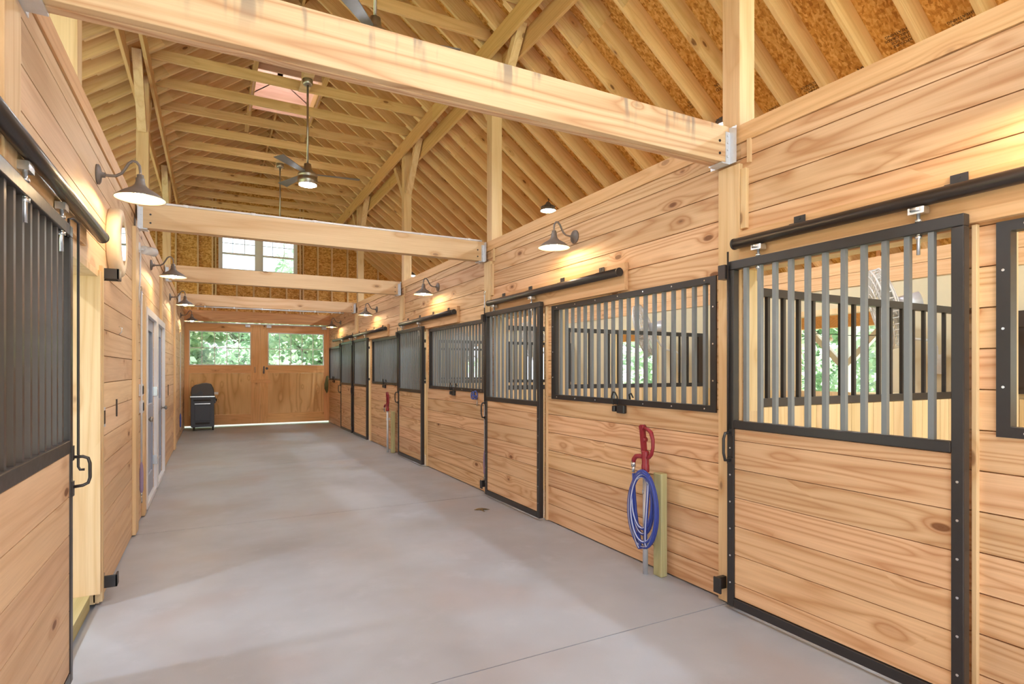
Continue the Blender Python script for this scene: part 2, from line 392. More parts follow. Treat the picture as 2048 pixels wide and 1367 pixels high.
# partition grilles (bars over the planks between two stalls)
bar_me=None
def bars_into(root,pts,z0,z1,r,mat,name='bar'):
    proto=None
    for x,y in pts:
        if proto is None:
            m=MB(); m.box(x-r,x+r,y-r,y+r,z0,z1); proto=part(name,m,mat,root); first=(x,y)
        else:
            c=proto.copy(); C.objects.link(c); c.parent=root; c.location=(x-first[0],y-first[1],0)
names=['first','second','third','fourth']
where=['behind the big sliding door','behind the wide grille above the hose','behind the grille with the blue halter','behind the grille above the hoseless hydrant']
pg=None
for i,y in enumerate(PR):
    if pg is None:
        root=thing('partition_grille','black barred divider between stalls seen '+where[i],'grille',(3.2,y+.07,1.27))
        m=MB(); m.box(3.2,6.6,y+.045,y+.095,1.275,1.33); m.box(3.2,6.6,y+.045,y+.095,2.02,2.075); m.box(3.2,3.245,y+.05,y+.09,1.33,2.02)
        part('frame',m,M['black'],root)
        m=MB(); m.box(6.49,6.6,y+.04,y+.1,1.33,2.02); part('end_plate',m,M['darkbrown'],root)
        bars_into(root,[(3.36+.163*j,y+.07) for j in range(20)],1.33,2.02,.0125,M['black'])
        pg=root
    else: dup(pg,(3.2,y+.07,1.27),'black barred divider between stalls seen '+where[i])

# ------------------------------------------------------------------ sliding stall doors
ZT=2.21
def make_door(label,loc):
    # local: y from 0 (near) to 1.29, x 0 is the aisle face, frame 5 cm
    W=1.29; root=thing('stall_door',label,'stall door',loc); x,y,z=loc
    m=MB(); X0,X1=x,x+.05
    m.box(X0,X1,y,y+.05,.03,ZT-.055); m.box(X0,X1,y+W-.05,y+W,.03,ZT-.055)
    m.box(X0,X1,y+.0,y+W,ZT-.055,ZT); m.box(X0,X1,y+.05,y+W-.05,1.155,1.205); m.box(X0,X1,y+.05,y+W-.05,.03,.085)
    part('frame',m,M['black'],root,bevel=.004)
    m=MB()
    zz=.088
    edges=[.088,.18,.36,.54,.72,.90,1.08,1.153]
    for a,b in zip(edges,edges[1:]): m.box(X0+.012,X1-.008,y+.052,y+W-.052,a+.002,b-.002)
    part('plank_panel',m,M['plank_y'],root)
    bars_into(root,[(X0+.025,y+.135+.1027*j) for j in range(11)],1.205,ZT-.055,.0125,M['bar'])
    for q in (.19,1.07):
        m=MB(); m.cyl((X0+.02,y+q,2.275),(X0+.02,y+q,2.06),.008,10); m.box(X0-.004,X0+.044,y+q-.035,y+q+.035,2.25,2.28); m.cyl((X0+.02,y+q,2.135),(X0+.02,y+q,2.15),.016,6); m.cyl((X0+.02,y+q,2.212),(X0+.02,y+q,2.225),.016,6)
        m.cyl((X0-.008,y+q-.02,2.27),(X0-.008,y+q+.02,2.27),.011,10)
        part('hanger_bolt',m,M['chrome'],root)
    m=MB(); yy=y+W-.03
    m.box(X0-.012,X0,yy-.02,yy+.02,1.11,1.15); m.box(X0-.012,X0,yy-.02,yy+.02,.93,.97)
    m.tube([(X0-.004,yy,1.13),(X0-.045,yy+.005,1.125),(X0-.055,yy+.008,1.09),(X0-.055,yy+.008,1.0),(X0-.045,yy+.005,.955),(X0-.004,yy,.95)],.009,8)
    part('handle',m,M['black'],root)
    m=MB(); m.cyl((X0-.012,yy+.012,1.14),(X0-.012,yy+.012,2.27),.006,8); m.box(X0-.03,X0+.03,yy+.02,yy+.075,2.10,2.19)
    part('latch_rod',m,M['bronze'],root)
    m=MB(); 
    for q in range(6): 
        for yv in (y+.025,y+W-.025): m.cyl((X0-.002,yv,.18+q*.17),(X0+.001,yv,.18+q*.17),.006,8)
    part('screw',m,M['chrome'],root)
    return root
DX=2.90
dl=['large sliding stall door of black steel and pine, its bars showing a fan, right of the blue hose',
    'sliding stall door of black steel and pine between the purple halter and the hose grille',
    'sliding stall door of black steel and pine beside the hydrant without a hose',
    'sliding stall door of black steel and pine, nearer one of the farthest pair',
    'sliding stall door of black steel and pine, farthest from view, beside the last grille']
d0=make_door(dl[0],(DX,doorsR[0][0]-.0,0))
for i in range(1,5): dup(d0,(DX,doorsR[i][0],0),dl[i])

# tracks with their boards
def make_track(y0,y1,label,x=2.922,nb=4,xs=1):
    root=thing('door_track',label,'door track',(x,y0,2.28))
    m=MB(); n=14; a0=-PI*.38
    m.cyl((x,y0,2.318),(x,y1,2.318),.034,16)
    part('rail',m,M['bronze'],root)
    for yy in (y0,y1):
        m=MB(); m.cyl((x,yy-.006,2.318),(x,yy+.006,2.318),.0355,16); part('end_cap',m,M['black'],root)
    for i in range(nb):
        y=y0+(y1-y0)*(i+.45)/nb; m=MB()
        m.box(x+xs*.03-.001,x+xs*.03+.003,y-.035,y+.035,2.31,2.40); m.box(min(x,x+xs*.03),max(x,x+xs*.03),y-.045,y+.045,2.348,2.356); m.cyl((x+xs*.03-xs*.004,y,2.385),(x+xs*.03,y,2.385),.008,6)
        part('bracket',m,M['black'],root)
    return root
TR=[(-.6,2.52),(3.67,6.14),(7.24,9.75),(10.74,13.42),(13.47,16.0)]
tl=['dark steel door track above the large near sliding door','dark steel door track above the door beside the hose grille',
 'dark steel door track above the door by the hoseless hydrant','dark steel door track, nearer of the last two','dark steel door track farthest down the aisle']
for (a,b),s in zip(TR,tl): make_track(a,b,s)
bl=['pine board backing the track of the large near sliding door','pine board backing the track beside the hose grille','pine board backing the track by the hoseless hydrant','pine board backing the nearer of the last two tracks','pine board backing the farthest track']
for (a,b),s in zip(TR,bl):
    m=MB(); m.box(2.9605,2.999,a-.02,b-.0,2.172,2.40); single('track_board',m,M['trim_y'],s,'board',(2.98,a,2.17),bevel=.003)

# ------------------------------------------------------------------ window grilles on the stall side
gl=['black steel grille cut off by the photo edge beside the large sliding door','wide black steel grille with grey bars above the blue hose','black steel grille above the small purple halter','black steel grille above the hydrant without a hose','small black steel grille farthest down the aisle']
for (a,b),s in zip(winR,gl):
    root=thing('window_grille',s,'grille',(3.0,a,1.23)); m=MB()
    a0,b0,z0,z1=a-.02,b+.02,1.235,2.158
    for x0,x1 in ((2.988,2.9995),):
        m.box(x0,x1,a0,a0+.05,z0,z1); m.box(x0,x1,b0-.05,b0,z0,z1); m.box(x0,x1,a0+.05,b0-.05,z0,z0+.045); m.box(x0,x1,a0+.05,b0-.05,z1-.045,z1)
    m.box(2.9995,3.045,a+.003,a+.03,1.263,2.156); m.box(2.9995,3.045,b-.03,b-.003,1.263,2.156)
    m.box(2.9995,3.045,a+.03,b-.03,1.263,1.28); m.box(2.9995,3.045,a+.03,b-.03,2.113,2.156)
    part('frame',m,M['black'],root)
    n=int(round((b-a)/.1011))-1; st=(b-a)/(n+1)
    bars_into(root,[(3.022,a+st*(j+1)) for j in range(n)],1.28,2.113,.0125,M['bar'])
    m=MB()
    for j in range(7):
        y=a0+.1+(b0-a0-.2)*j/6
        for z in (z0+.022,z1-.022): m.cyl((2.985,y,z),(2.989,y,z),.006,8)
    for z in (1.45,1.7,1.95):
        for y in (a0+.025,b0-.025): m.cyl((2.985,y,z),(2.989,y,z),.006,8)
    part('screw',m,M['chrome'],root)

# black catch blocks with a loop, under each grille
hl=['black latch blocks with a looped strap below the wide grille above the hose','black latch blocks below the grille above the purple halter','black latch blocks above the hydrant without a hose','black latch block below the farthest small grille']
hb=None
for y,s in zip((3.73,7.42,11.0,16.28),hl):
    if hb is None:
        root=thing('latch_block',s,'latch',(2.99,y,1.2)); x=2.965
        m=MB(); m.box(x,2.9995,y-.06,y+.035,1.165,1.232); m.box(x-.01,2.9995,y+.05,y+.085,1.175,1.225); part('block',m,M['black'],root,bevel=.008)
        m=MB(); m.tube([(2.975,y+.03,1.235),(2.972,y+.03,1.30),(2.97,y+.055,1.335),(2.97,y+.08,1.34),(2.972,y+.105,1.30),(2.975,y+.105,1.25),(2.972,y+.08,1.235)],.006,8); part('strap',m,M['rubber'],root)
        m=MB(); m.tube([(2.975,y-.13,1.285),(2.965,y-.13,1.325),(2.965,y-.155,1.335),(2.97,y-.175,1.30)],.006,8); part('hook',m,M['rubber'],root)
        hb=root
    else: dup(hb,(2.99,y,1.2),s)

# door floor guides
for y,s in zip((2.62,6.26,13.5),('small black door guide on the post foot beside the large sliding door','small black door guide on the post foot below the purple webbing strap','small black door guide at the foot of the farthest door pair')):
    m=MB(); m.box(2.885,2.966,y,y+.03,.10,.18); m.box(2.875,2.889,y-.03,y+.03,.085,.185); single('door_guide',m,M['black'],s,'door guide',(2.9,y,.08),bevel=.004)

# ------------------------------------------------------------------ left sliding door, track and hardware
W=1.3; yf=3.41
root=thing('stall_door','sliding stall door of black bars over pine planks, pushed open beside the doorway with the timber sill','stall door',(-.60,yf-W,0))
X0,X1=-.645+.0,-.595
m=MB(); y=yf-W
m.box(X0,X1,y,y+.05,.03,ZT-.055); m.box(X0,X1,y+W-.05,y+W,.03,ZT-.055); m.box(X0,X1,y,y+W,ZT-.055,ZT); m.box(X0,X1,y+.05,y+W-.05,1.13,1.19); m.box(X0,X1,y+.05,y+W-.05,.03,.085)
part('frame',m,M['bronze'],root,bevel=.004)
m=MB(); edges=[.088,.2,.38,.56,.74,.92,1.128]
for a,b in zip(edges,edges[1:]): m.box(X0+.008,X1-.006,y+.052,y+W-.012,a+.002,b-.002)
part('plank_panel',m,M['plank_soft'],root)
bars_into(root,[(-.62,y+.13+.1027*j) for j in range(11)],1.19,ZT-.055,.0125,M['leftbar'])
for q in (.55,1.12):
    m=MB(); m.cyl((-.605,y+q,2.275),(-.605,y+q,2.06),.008,10); m.box(-.624,-.585,y+q-.035,y+q+.035,2.245,2.278); m.cyl((-.605,y+q,2.135),(-.605,y+q,2.15),.016,6); m.cyl((-.605,y+q,2.2105),(-.605,y+q,2.222),.016,6); part('hanger_bolt',m,M['chrome'],root)
m=MB(); yy=yf-.005
m.box(-.60,-.588,yy-.035,yy+.0,1.09,1.16); m.box(-.60,-.588,yy-.035,yy+.0,.92,.99)
m.tube([(-.592,yy-.012,1.105),(-.555,yy-.005,1.105),(-.535,yy,1.095),(-.528,yy,1.07),(-.528,yy,1.0),(-.535,yy,.975),(-.555,yy-.005,.965),(-.592,yy-.012,.962)],.0075,8); part('handle',m,M['bronze'],root)
m=MB(); m.tube([(-.60,yy-.06,2.15),(-.60,yy-.06,2.235),(-.59,yy-.03,2.245),(-.575,yy+.006,2.23),(-.575,yy+.006,1.3),(-.575,yy+.006,1.055),(-.568,yy+.006,1.04),(-.55,yy+.006,1.04)],.006,8); part('latch_rod',m,M['bronze'],root)
make_track(1.4,4.16,'dark steel door track on the wall with the round mirror',x=-.585,nb=4,xs=-1)
m=MB(); m.box(L+.001,L+.022,1.4,3.95,2.22,2.42); single('track_board',m,M['trim_y'],'pine board backing the track on the wall with the round mirror','board',(L,1.4,2.19))
m=MB(); m.box(L,L+.012,4.56,4.62,2.12,2.2); m.box(L+.012,L+.10,4.56,4.575,2.125,2.195); m.box(L+.085,L+.10,4.56,4.68,2.125,2.195); m.box(L+.0,L+.1,4.665,4.68,2.125,2.195)
single('door_stop',m,M['black'],'black box shaped door stop beside the round mirror','door stop',(L,4.56,2.12),bevel=.004)
m=MB(); m.box(L,L+.012,4.56,4.63,.08,.17); m.box(L+.012,L+.09,4.56,4.572,.085,.165); m.box(L+.078,L+.09,4.56,4.64,.085,.165)
single('door_guide',m,M['black'],'black angled door guide low on the wall by the timber sill','door guide',(L,4.56,.08),bevel=.003)

# round mirror
yc,zc=4.97,2.44
root=thing('round_mirror','round mirror in a deep pale wooden rim on the plank wall','mirror',(L,yc,zc-.24)); m=MB()
m.lathe([(.235,0),(.245,.01),(.245,.06),(.235,.075),(.165,.085),(.155,.06)],(L,yc,zc),(1,0,0),40); part('rim',m,M['palewood'],root)
m=MB(); m.lathe([(.163,.078),(.163,.0795)],(L,yc,zc),(1,0,0),40); part('glass',m,M['mirror'],root)

# ------------------------------------------------------------------ tie beams
bn=['weathered pine tie beam with dark drip stains, lowest and largest across the aisle','pine tie beam carrying a white conduit on its top edge','pine tie beam crossing below the gable window','pine tie beam farthest back, above the grey conduit']
for i,y in enumerate((2.60,6.36,9.92,13.52)):
    root=thing('tie_beam',bn[i],'beam',(RX,y+.05,2.865)); m=MB()
    m.box(L+.03,R-.03,y,y+.049,2.865,3.10); m.box(L+.03,R-.03,y+.0505,y+.10,2.863,3.098)
    part('timber',m,M['beam_stain'] if i==0 else M['beam_x'],root,bevel=.004)
    for s,x in ((1,R),(-1,L)):
        m=MB(); xa,xb=sorted((x-s*.034,x-s*.105))
        m.box(xa,xb,y-.006,y+.106,2.853,2.862)
        xs=sorted((x-s*.034,x-s*.07)); m.box(xs[0],xs[1],y-.006,y-.001,2.862,3.06)
        xs=sorted((x-s*.03,x-s*.035)); m.box(xs[0],xs[1],y-.055,y+.155,2.855,3.09)
        for q in range(4): m.cyl((x-s*.055,y-.012,2.90+q*.045),(x-s*.055,y-.005,2.90+q*.045),.008,6)
        part('hanger',m,M['galv'],root)
    m=MB()
    for s,x in ((1,R-.12),(-1,L+.13)):
        for q in (.05,.13): m.cyl((x,y-.004,2.865+q),(x,y+.001,2.865+q),.009,8)
    part('bolt',m,M['black'],root)
m=MB(); m.cyl((L+.06,6.375,3.112),(R-.06,6.375,3.112),.012,10)
for q in range(6): m.cyl((L+.4+q*.6,6.375,3.112),(L+.44+q*.6,6.375,3.112),.016,10)
single('conduit',m,M['white'],'white conduit along the top of the second tie beam','conduit',(RX,6.375,3.1))
m=MB(); m.cyl((L+.06,13.50,2.84),(R-.3,13.50,2.84),.014,10)
for q in range(6): m.box(L+.5+q*.55,L+.52+q*.55,13.48,13.56,2.825,2.865)
single('conduit',m,M['galv'],'grey conduit slung under the farthest tie beam','conduit',(RX,13.5,2.82))

# ------------------------------------------------------------------ roof frame
cosr=1/math.sqrt(1+K*K); sinr=K*cosr
DEP=.225; TH=.038
def rafter_mesh(name,length,dep):
    m=MB(); m.box(0,length,-TH/2,TH/2,0,dep); return m
ry=[2.41+.4*k for k in range(-12,37)]
ulen=(3.55-RX)/cosr; llen=(6.95-2.85)/cosr
um=ul=None
def bay(y): 
    for i,p in enumerate(PR):
        if y<p+.07: return i
    return 4
bayname=['before the first tie beam','between the first two tie beams','between the second and third tie beams','between the third and fourth tie beams','between the last tie beam and the gable']
sidename={1:'over the barred stalls',-1:'over the white-door wall'}
rp={}
for s in (1,-1):
    for y in ry:
        if y>YB-.05: continue
        hole = 10.25<y<11.95
        lab='pine rafter %s, %s'%(sidename[s],bayname[bay(y)])
        if 'u' not in rp:
            ob=mkobj('rafter',rafter_mesh('r',ulen,DEP),M['rafter']); rp['u']=ob
            ch=mkobj('lapped_board',rafter_mesh('l',llen,DEP),M['rafter'],ob); ch.location=((2.85-RX)/cosr,TH+.001,0)
        else:
            src=rp['hole'] if (hole and 'hole' in rp) else rp['u']
            if hole and 'hole' not in rp:
                ob=mkobj('rafter',rafter_mesh('r',ulen-.68,DEP),M['rafter']); ob.data.transform(Matrix.Translation((.68,0,0)))
                ch=rp['u'].children[0].copy(); C.objects.link(ch); ch.parent=ob; rp['hole']=ob
            else: ob=copy_tree(src)
        th=math.atan(K)
        ob.rotation_euler=(0,th,0) if s==1 else (0,th,PI)
        ob.location=(RX+s*.02,y,ZR-.015-K*.02)
        tag(ob,lab,'rafter',lab.replace('pine rafter','rafters'))
m=MB(); m.box(RX-.019,RX+.019,Y0,10.26,6.84,7.13); m.box(RX-.019,RX+.019,11.94,YB,6.84,7.13); single('ridge_board',m,M['carrier_y'],'long pine ridge board at the peak of the roof','board',(RX,7,6.84))
for s,x in ((1,RX+.55),(-1,RX-.55)):
    m=MB(); m.box(x-.04,x+.04,9.8,13.0,zroof(x)-.03,zroof(x)+.18); single('roof_header',m,M['carrier_y'],'pine header along the skylight opening, '+('toward the stalls' if s==1 else 'toward the white doors'),'board',(x,11.4,zroof(x)))
# decking
def deck(m,s,x0,x1,y0,y1,t0=DEP+.004,t1=DEP+.022):
    # x distances from ridge along horizontal
    up=V((s*sinr,0,cosr))
    def P(d,y,t): return V((RX+s*d,y,ZR-K*d-.015))+up*t
    m.hexa([P(x0,y0,t0),P(x1,y0,t0),P(x1,y1,t0),P(x0,y1,t0),P(x0,y0,t1),P(x1,y0,t1),P(x1,y1,t1),P(x0,y1,t1)])
m=MB()
for s in (1,-1):
    ds=[0.0,.42,1.5,2.45,3.4,4.35,5.3,5.9]
    for i,(a,b) in enumerate(zip(ds,ds[1:])):
        y=Y0
        while y<YB:
            q=min(y+2.44 if y>Y0 or i%2==0 else y+1.22,YB)
            if a<.1:
                for u,v in spans(y,q,[(10.3,11.9)]): deck(m,s,a-.0+(0 if a else -.155),b,u,v)
            else: deck(m,s,a,b,y,q)
            y=q
struct('ceiling',m,M['osb'])
STAMPS=((3.80,3.03,.075,'01'),(3.87,3.14,.03,'RATED SHEATHING\nSPAN'),(3.80,3.46,.034,'EXPOSURE 1\nSPAN RATED\nPANEL GRADE'),(3.76,2.66,.034,'EXPOSURE 1\nTHIS SIDE\nPANEL GRADE\nSHEATHING'),(3.80,2.25,.034,'THIS SIDE\nSHEATHING'),(3.82,3.86,.034,'EXPOSURE 1\nPANEL GRADE'),(3.42,4.25,.05,'RATED\nSPAN'),(3.45,4.66,.034,'EXPOSURE 1\nTHIS SIDE\nPANEL'))
# sheathing stamps
def stamp(dx,y,size,body,s=1):
    cu=bpy.data.curves.new('stamp','FONT'); cu.body=body; cu.size=size; cu.extrude=.0005; cu.align_x='CENTER'
    o=bpy.data.objects.new('sheathing_stamp',cu); C.objects.link(o)
    up=V((s*sinr,0,cosr)); p=V((RX+s*dx,y,ZR-K*dx-.015))+up*(DEP+.0025)
    xa=V((0,1,0)); na=-up; ya=na.cross(xa)
    o.matrix_world=Matrix.Translation(p)@Matrix((xa,ya,na)).transposed().to_4x4()
    o.data.materials.append(M['ink']); return o
ceil=bpy.data.objects['ceiling']
for i_,(dx,y,sz,b) in enumerate(STAMPS):
    o=stamp(dx,y,sz,b); mw=o.matrix_world.copy(); o.parent=ceil; o.matrix_world=mw
# carriers under the rafters, with posts and braces
def carriers(s,xa,xb,posts,side):
    # xa inner carrier centre, xb outer carrier centre
    for x,z0,lab in ((xa,5.30,'inner'),(xb,5.30-K*abs(xb-xa),'outer')):
        m=MB(); ys=[Y0,.9,4.5,8.2,11.6,14.8,YB-.02] if lab=='inner' else [Y0,2.4,6.5,10.1,13.6,YB-.02]
        for a,b in zip(ys,ys[1:]): m.box(x-.019,x+.019,a,b-.002,z0,z0+.235)
        single('roof_girder',m,M['carrier_y'],'long pine girder under the rafters %s, %s board of the pair'%(side,lab),'beam',(x,7,z0),bevel=.002)
carriers(1,2.975,3.165,None,'over the barred stalls'); carriers(-1,-.72,-.91,None,'over the white-door wall')
def roof_post(x0,x1,y0,y1,z0,z1,label,br=True):
    root=thing('roof_post',label,'post',((x0+x1)/2,(y0+y1)/2,z0)); m=MB(); m.box(x0,x1,y0,y1,z0,z1); part('post',m,M['post_z'],root,bevel=.004)
    if br:
        yc=(y0+y1)/2; xc=(x0+x1)/2
        for d in (-1,1):
            m=MB(); m.beam((xc,yc+d*.09,4.66),(xc,yc+d*.70,5.44),.10,.10,(0,d,-1)); part('brace',m,M['post_z'],root)
    return root
pn=['tall pine roof post above the weathered tie beam','tall pine roof post at the end of the conduit beam','tall pine roof post with braces above the third tie beam','tall pine roof post with braces above the farthest tie beam']
for y,s in zip(PR,pn): roof_post(3.005,3.145,y,y+.14,3.095,5.4,s)
for y,s,b in ((4.40,'pale pine roof post behind the plank wall above the round mirror',False),(8.86,'pine roof post with braces above the white doors',True),(13.3,'short pine roof post farthest along the white-door wall',True)): roof_post(-.885,-.745,y,y+.14,3.1,5.4,s,b)
# ceiling ties
cj=None
for k in range(-9,10):
    y=8.72+.8*k
    if y>YB-.1: break
    lab='pine ceiling joist high across the roof, %s'%bayname[bay(y)]
    if cj is None:
        m=MB(); m.box(-.74,3.02,y-.019,y+.019,5.57,5.71); cj=single('ceiling_joist',m,M['joist_x'],lab,'joist',(RX,y,5.57),lab.replace('pine ceiling joist','ceiling joists'))
    else:
        c=cj.copy(); C.objects.link(c); c.location=(RX,y,5.57); tag(c,lab,None,lab.replace('pine ceiling joist','ceiling joists'))

# ------------------------------------------------------------------ cupola
m=MB(); zc0,zc1=7.02,8.3
xa,xb,ya,yb=RX-.53,RX+.53,10.3,11.9
def plankface(m,x0,x1,y,z0f,z1):
    n=9
    for i in range(int((z1-6.6)/.12)):
        z0=6.6+i*.12; 
        m.box(x0,x1,y,y+.03,z0,z0+.12)
for y in (yb,ya-.03):
    for i in range(14):
        z0=6.52+i*.12
        if z0<7.25: m.box(xa-.03,xb+.03,y,y+.03,z0,z0+.12)
    for x0,x1 in ((xa-.03,xa+.12),(RX-.05,RX+.05),(xb-.12,xb+.03)): m.box(x0,x1,y,y+.03,7.25,8.1)
    m.box(xa-.03,xb+.03,y,y+.03,7.95,8.105)
for x in (xa-.03,xb):
    for i in range(8):
        z0=6.45+i*.12
        if z0<7.25: m.box(x,x+.03,ya,yb,z0,z0+.12)
    for y0,y1 in ((ya,ya+.12),(yb-.12,yb),(11.05,11.15)): m.box(x,x+.03,y0,y1,7.25,8.1)
    m.box(x,x+.03,ya,yb,7.95,8.105)
struct('ceiling_cupola',m,M['cupola'])
m=MB(); m.box(xa-.1,xb+.1,ya-.1,yb+.1,8.105,8.115); m.box(xa-.04,xb+.04,yb+.035,yb+.04,7.2,8.1); m.box(xa-.04,xa-.035,ya-.04,yb+.04,7.2,8.1); m.box(xb+.035,xb+.04,ya-.04,yb+.04,7.2,8.1); m.box(xa-.04,xb+.04,ya-.04,ya-.035,7.2,8.1)
struct('window_cupola',m,M['frost'])  # glazed top added to brighten the cupola, frosting added to stop sun patches

# ------------------------------------------------------------------ gable end wall
m=MB(); gx0,gx1,gz0,gz1=.14,2.13,4.17,5.22
x=-4.5
while x<6.9:
    q=x+.41; zt=max(zroof(x),zroof(q))+.2; cx=(x+q)/2
    if zt>3.1:
        if q>gx0 and x<gx1:
            a,b=x,q
            for u,v in spans(x,q,[(gx0,gx1)]): m.box(u,v,YB,YB+.02,3.05,max(3.1,zt))
            u,v=max(x,gx0),min(q,gx1); m.box(u,v,YB,YB+.02,3.05,gz0); m.box(u,v,YB,YB+.02,gz1,zt)
        else: m.box(x,q,YB,YB+.02,3.05,zt)
    x=q
struct('wall_gable',m,M['osb'])
m=MB(); m.box(R+.14,6.7,YB,YB+.1,-.1,3.06); m.box(-4.5,L-.22,YB,YB+.1,-.1,3.06); m.box(L-.25,L+.0,YB-.05,YB+.1,-.1,3.06); m.box(R-.0,R+.2,YB-.0,YB+.1,-.1,3.06); struct('wall_back',m,M['beige'])
sx=[-1.29,-.86,-.36,-.02,.055,2.18,2.26,2.66,3.05,3.5,3.95,4.4,4.85,.56,.98,1.4,1.82]
sl=0; sp0=None
for x in sx:
    inwin=gx0<x<gx1
    zt=min(zroof(x),zroof(x+.04))+.2
    lab='vertical pine stud '+('below the gable window' if inwin else 'of the gable wall beside its window, '+('toward the stalls' if x>1.2 else 'toward the white doors'))
    m=MB(); m.box(x,x+.04,YB-.09,YB-.001,3.10,gz0-.045 if inwin else zt)
    single('wall_stud',m,M['post_z'],lab,'stud',(x,YB,3.1),lab.replace('vertical pine stud','studs'))
m=MB(); m.box(gx0-.04,gx1+.04,YB-.09,YB-.001,gz0-.044,gz0-.003); m.box(gx0-.04,gx1+.04,YB-.09,YB-.001,gz1+.003,gz1+.2); struct('trim_gable',m,M['beam_x'])
# gable window: two sashes
root=mkobj('window_1',MB().box(gx0,gx1,YB-.02,YB+.05,gz0,gz0+.05).box(gx0,gx1,YB-.02,YB+.05,gz1-.05,gz1).box(gx0,gx0+.06,YB-.02,YB+.05,gz0,gz1).box(gx1-.06,gx1,YB-.02,YB+.05,gz0,gz1).box(1.07,1.20,YB-.02,YB+.05,gz0,gz1),M['white'],None,(gx0,YB,gz0)); tag(root,'double white sash window high in the gable',None,None,'structure')
for x0,x1 in ((gx0+.06,1.07),(1.20,gx1-.06)):
    m=MB(); zm=4.66
    m.box(x0,x1,YB-.005,YB+.03,zm-.025,zm+.025); m.box(x0,x0+.04,YB,YB+.03,gz0+.05,gz1-.05); m.box(x1-.04,x1,YB,YB+.03,gz0+.05,gz1-.05); m.box(x0,x1,YB,YB+.03,gz0+.05,gz0+.085)
    for i in (1,2): xx=x0+(x1-x0)*i/3; m.box(xx-.008,xx+.008,YB+.005,YB+.02,zm,gz1-.05)
    m.box(x0,x1,YB+.005,YB+.02,4.93,4.946)
    sa=part('sash',m,M['white'],root)
    m=MB(); m.box(x0,x1,YB+.012,YB+.016,gz0+.05,gz1-.05); part('pane',m,M['glass'],sa)
# header above barn doors
m=MB(); m.box(L,R,YB-.14,YB-.04,2.80,3.09); struct('trim_header',m,M['plank_x'])
# ------------------------------------------------------------------ barn doors at the far end
def barn_door(name,x0,x1,wx0,wx1,label):
    y0,y1=YB-.03,YB+.02; zb,zt=.05,2.78
    m=MB()
    m.box(x0,wx0,y0,y1,zb,zt); m.box(wx1,x1,y0,y1,zb,zt); m.m=1
    m.box(wx0,wx1,y0,y1,zb,.32); m.box(wx0,wx1,y0,y1,1.43,1.645); m.box(wx0,wx1,y0,y1,2.555,zt)
    root=mkobj(name,m,[M['door_z'],M['door_x']],None,(x0,YB,0)); tag(root,label,None,None,'structure')
    m=MB(); m.box(wx0+.002,wx1-.002,y0+.025,y1-.005,.322,1.428); part('plywood_panel',m,M['ply_z'],root)
    m=MB(); t=.018
    m.box(wx0,wx1,y0-.005,y1,1.645,1.67); m.box(wx0,wx1,y0-.005,y1,2.53,2.555); m.box(wx0,wx0+.02,y0-.005,y1,1.67,2.53); m.box(wx1-.02,wx1,y0-.005,y1,1.67,2.53)
    for i in range(1,5): xx=wx0+(wx1-wx0)*i/5; m.box(xx-t/2,xx+t/2,y0+.01,y1-.01,1.67,2.53)
    m.box(wx0,wx1,y0+.01,y1-.01,2.095,2.113); wf=part('window_frame',m,M['white'],root)
    m=MB(); m.box(wx0+.02,wx1-.02,y0+.022,y0+.026,1.67,2.53); part('pane',m,M['glass'],wf)
    return root
b1=barn_door('door_1',L-.0,1.158,-.54,.93,'sliding barn door of pine and plywood behind the barbecue grill')
b2=barn_door('door_2',1.162,R-.0,1.36,2.85,'sliding barn door of pine and plywood beside the green rope')
m=MB(); m.tube([(1.03,YB-.035,1.45),(1.03,YB-.075,1.47),(1.03,YB-.075,1.58),(1.03,YB-.035,1.60)],.009,8); part('handle',m,M['nickel'],b1)
m=MB(); m.cyl((1.33,YB-.03,1.56),(1.33,YB-.05,1.56),.035,14); m.box(1.24,1.27,YB-.045,YB-.03,1.42,1.62); part('lock',m,M['bronze'],b2)
m=MB(); m.beam((.93,YB-.055,1.21),(1.42,YB-.055,1.21),.022,.09); m.cyl((1.33,YB-.07,1.2),(1.33,YB-.066,1.2),.025,12); single('door_bar',m,M['door_x'],'wooden turn bar across the meeting barn doors','door bar',(1.17,YB,1.16),bevel=.01)
m=MB(); m.cyl((L+.05,YB-.10,2.765),(R-.02,YB-.10,2.765),.018,10); root=thing('barn_door_rail','pale rail with roller brackets above the far barn doors','rail',(RX,YB-.1,2.75)); part('rail',m,M['white'],root)
for x in (.85,1.38,2.85):
    m=MB(); m.box(x-.06,x+.06,YB-.13,YB-.032,2.68,2.745); m.cyl((x,YB-.125,2.71),(x,YB-.14,2.71),.03,12); part('roller',m,M['galv'],root)

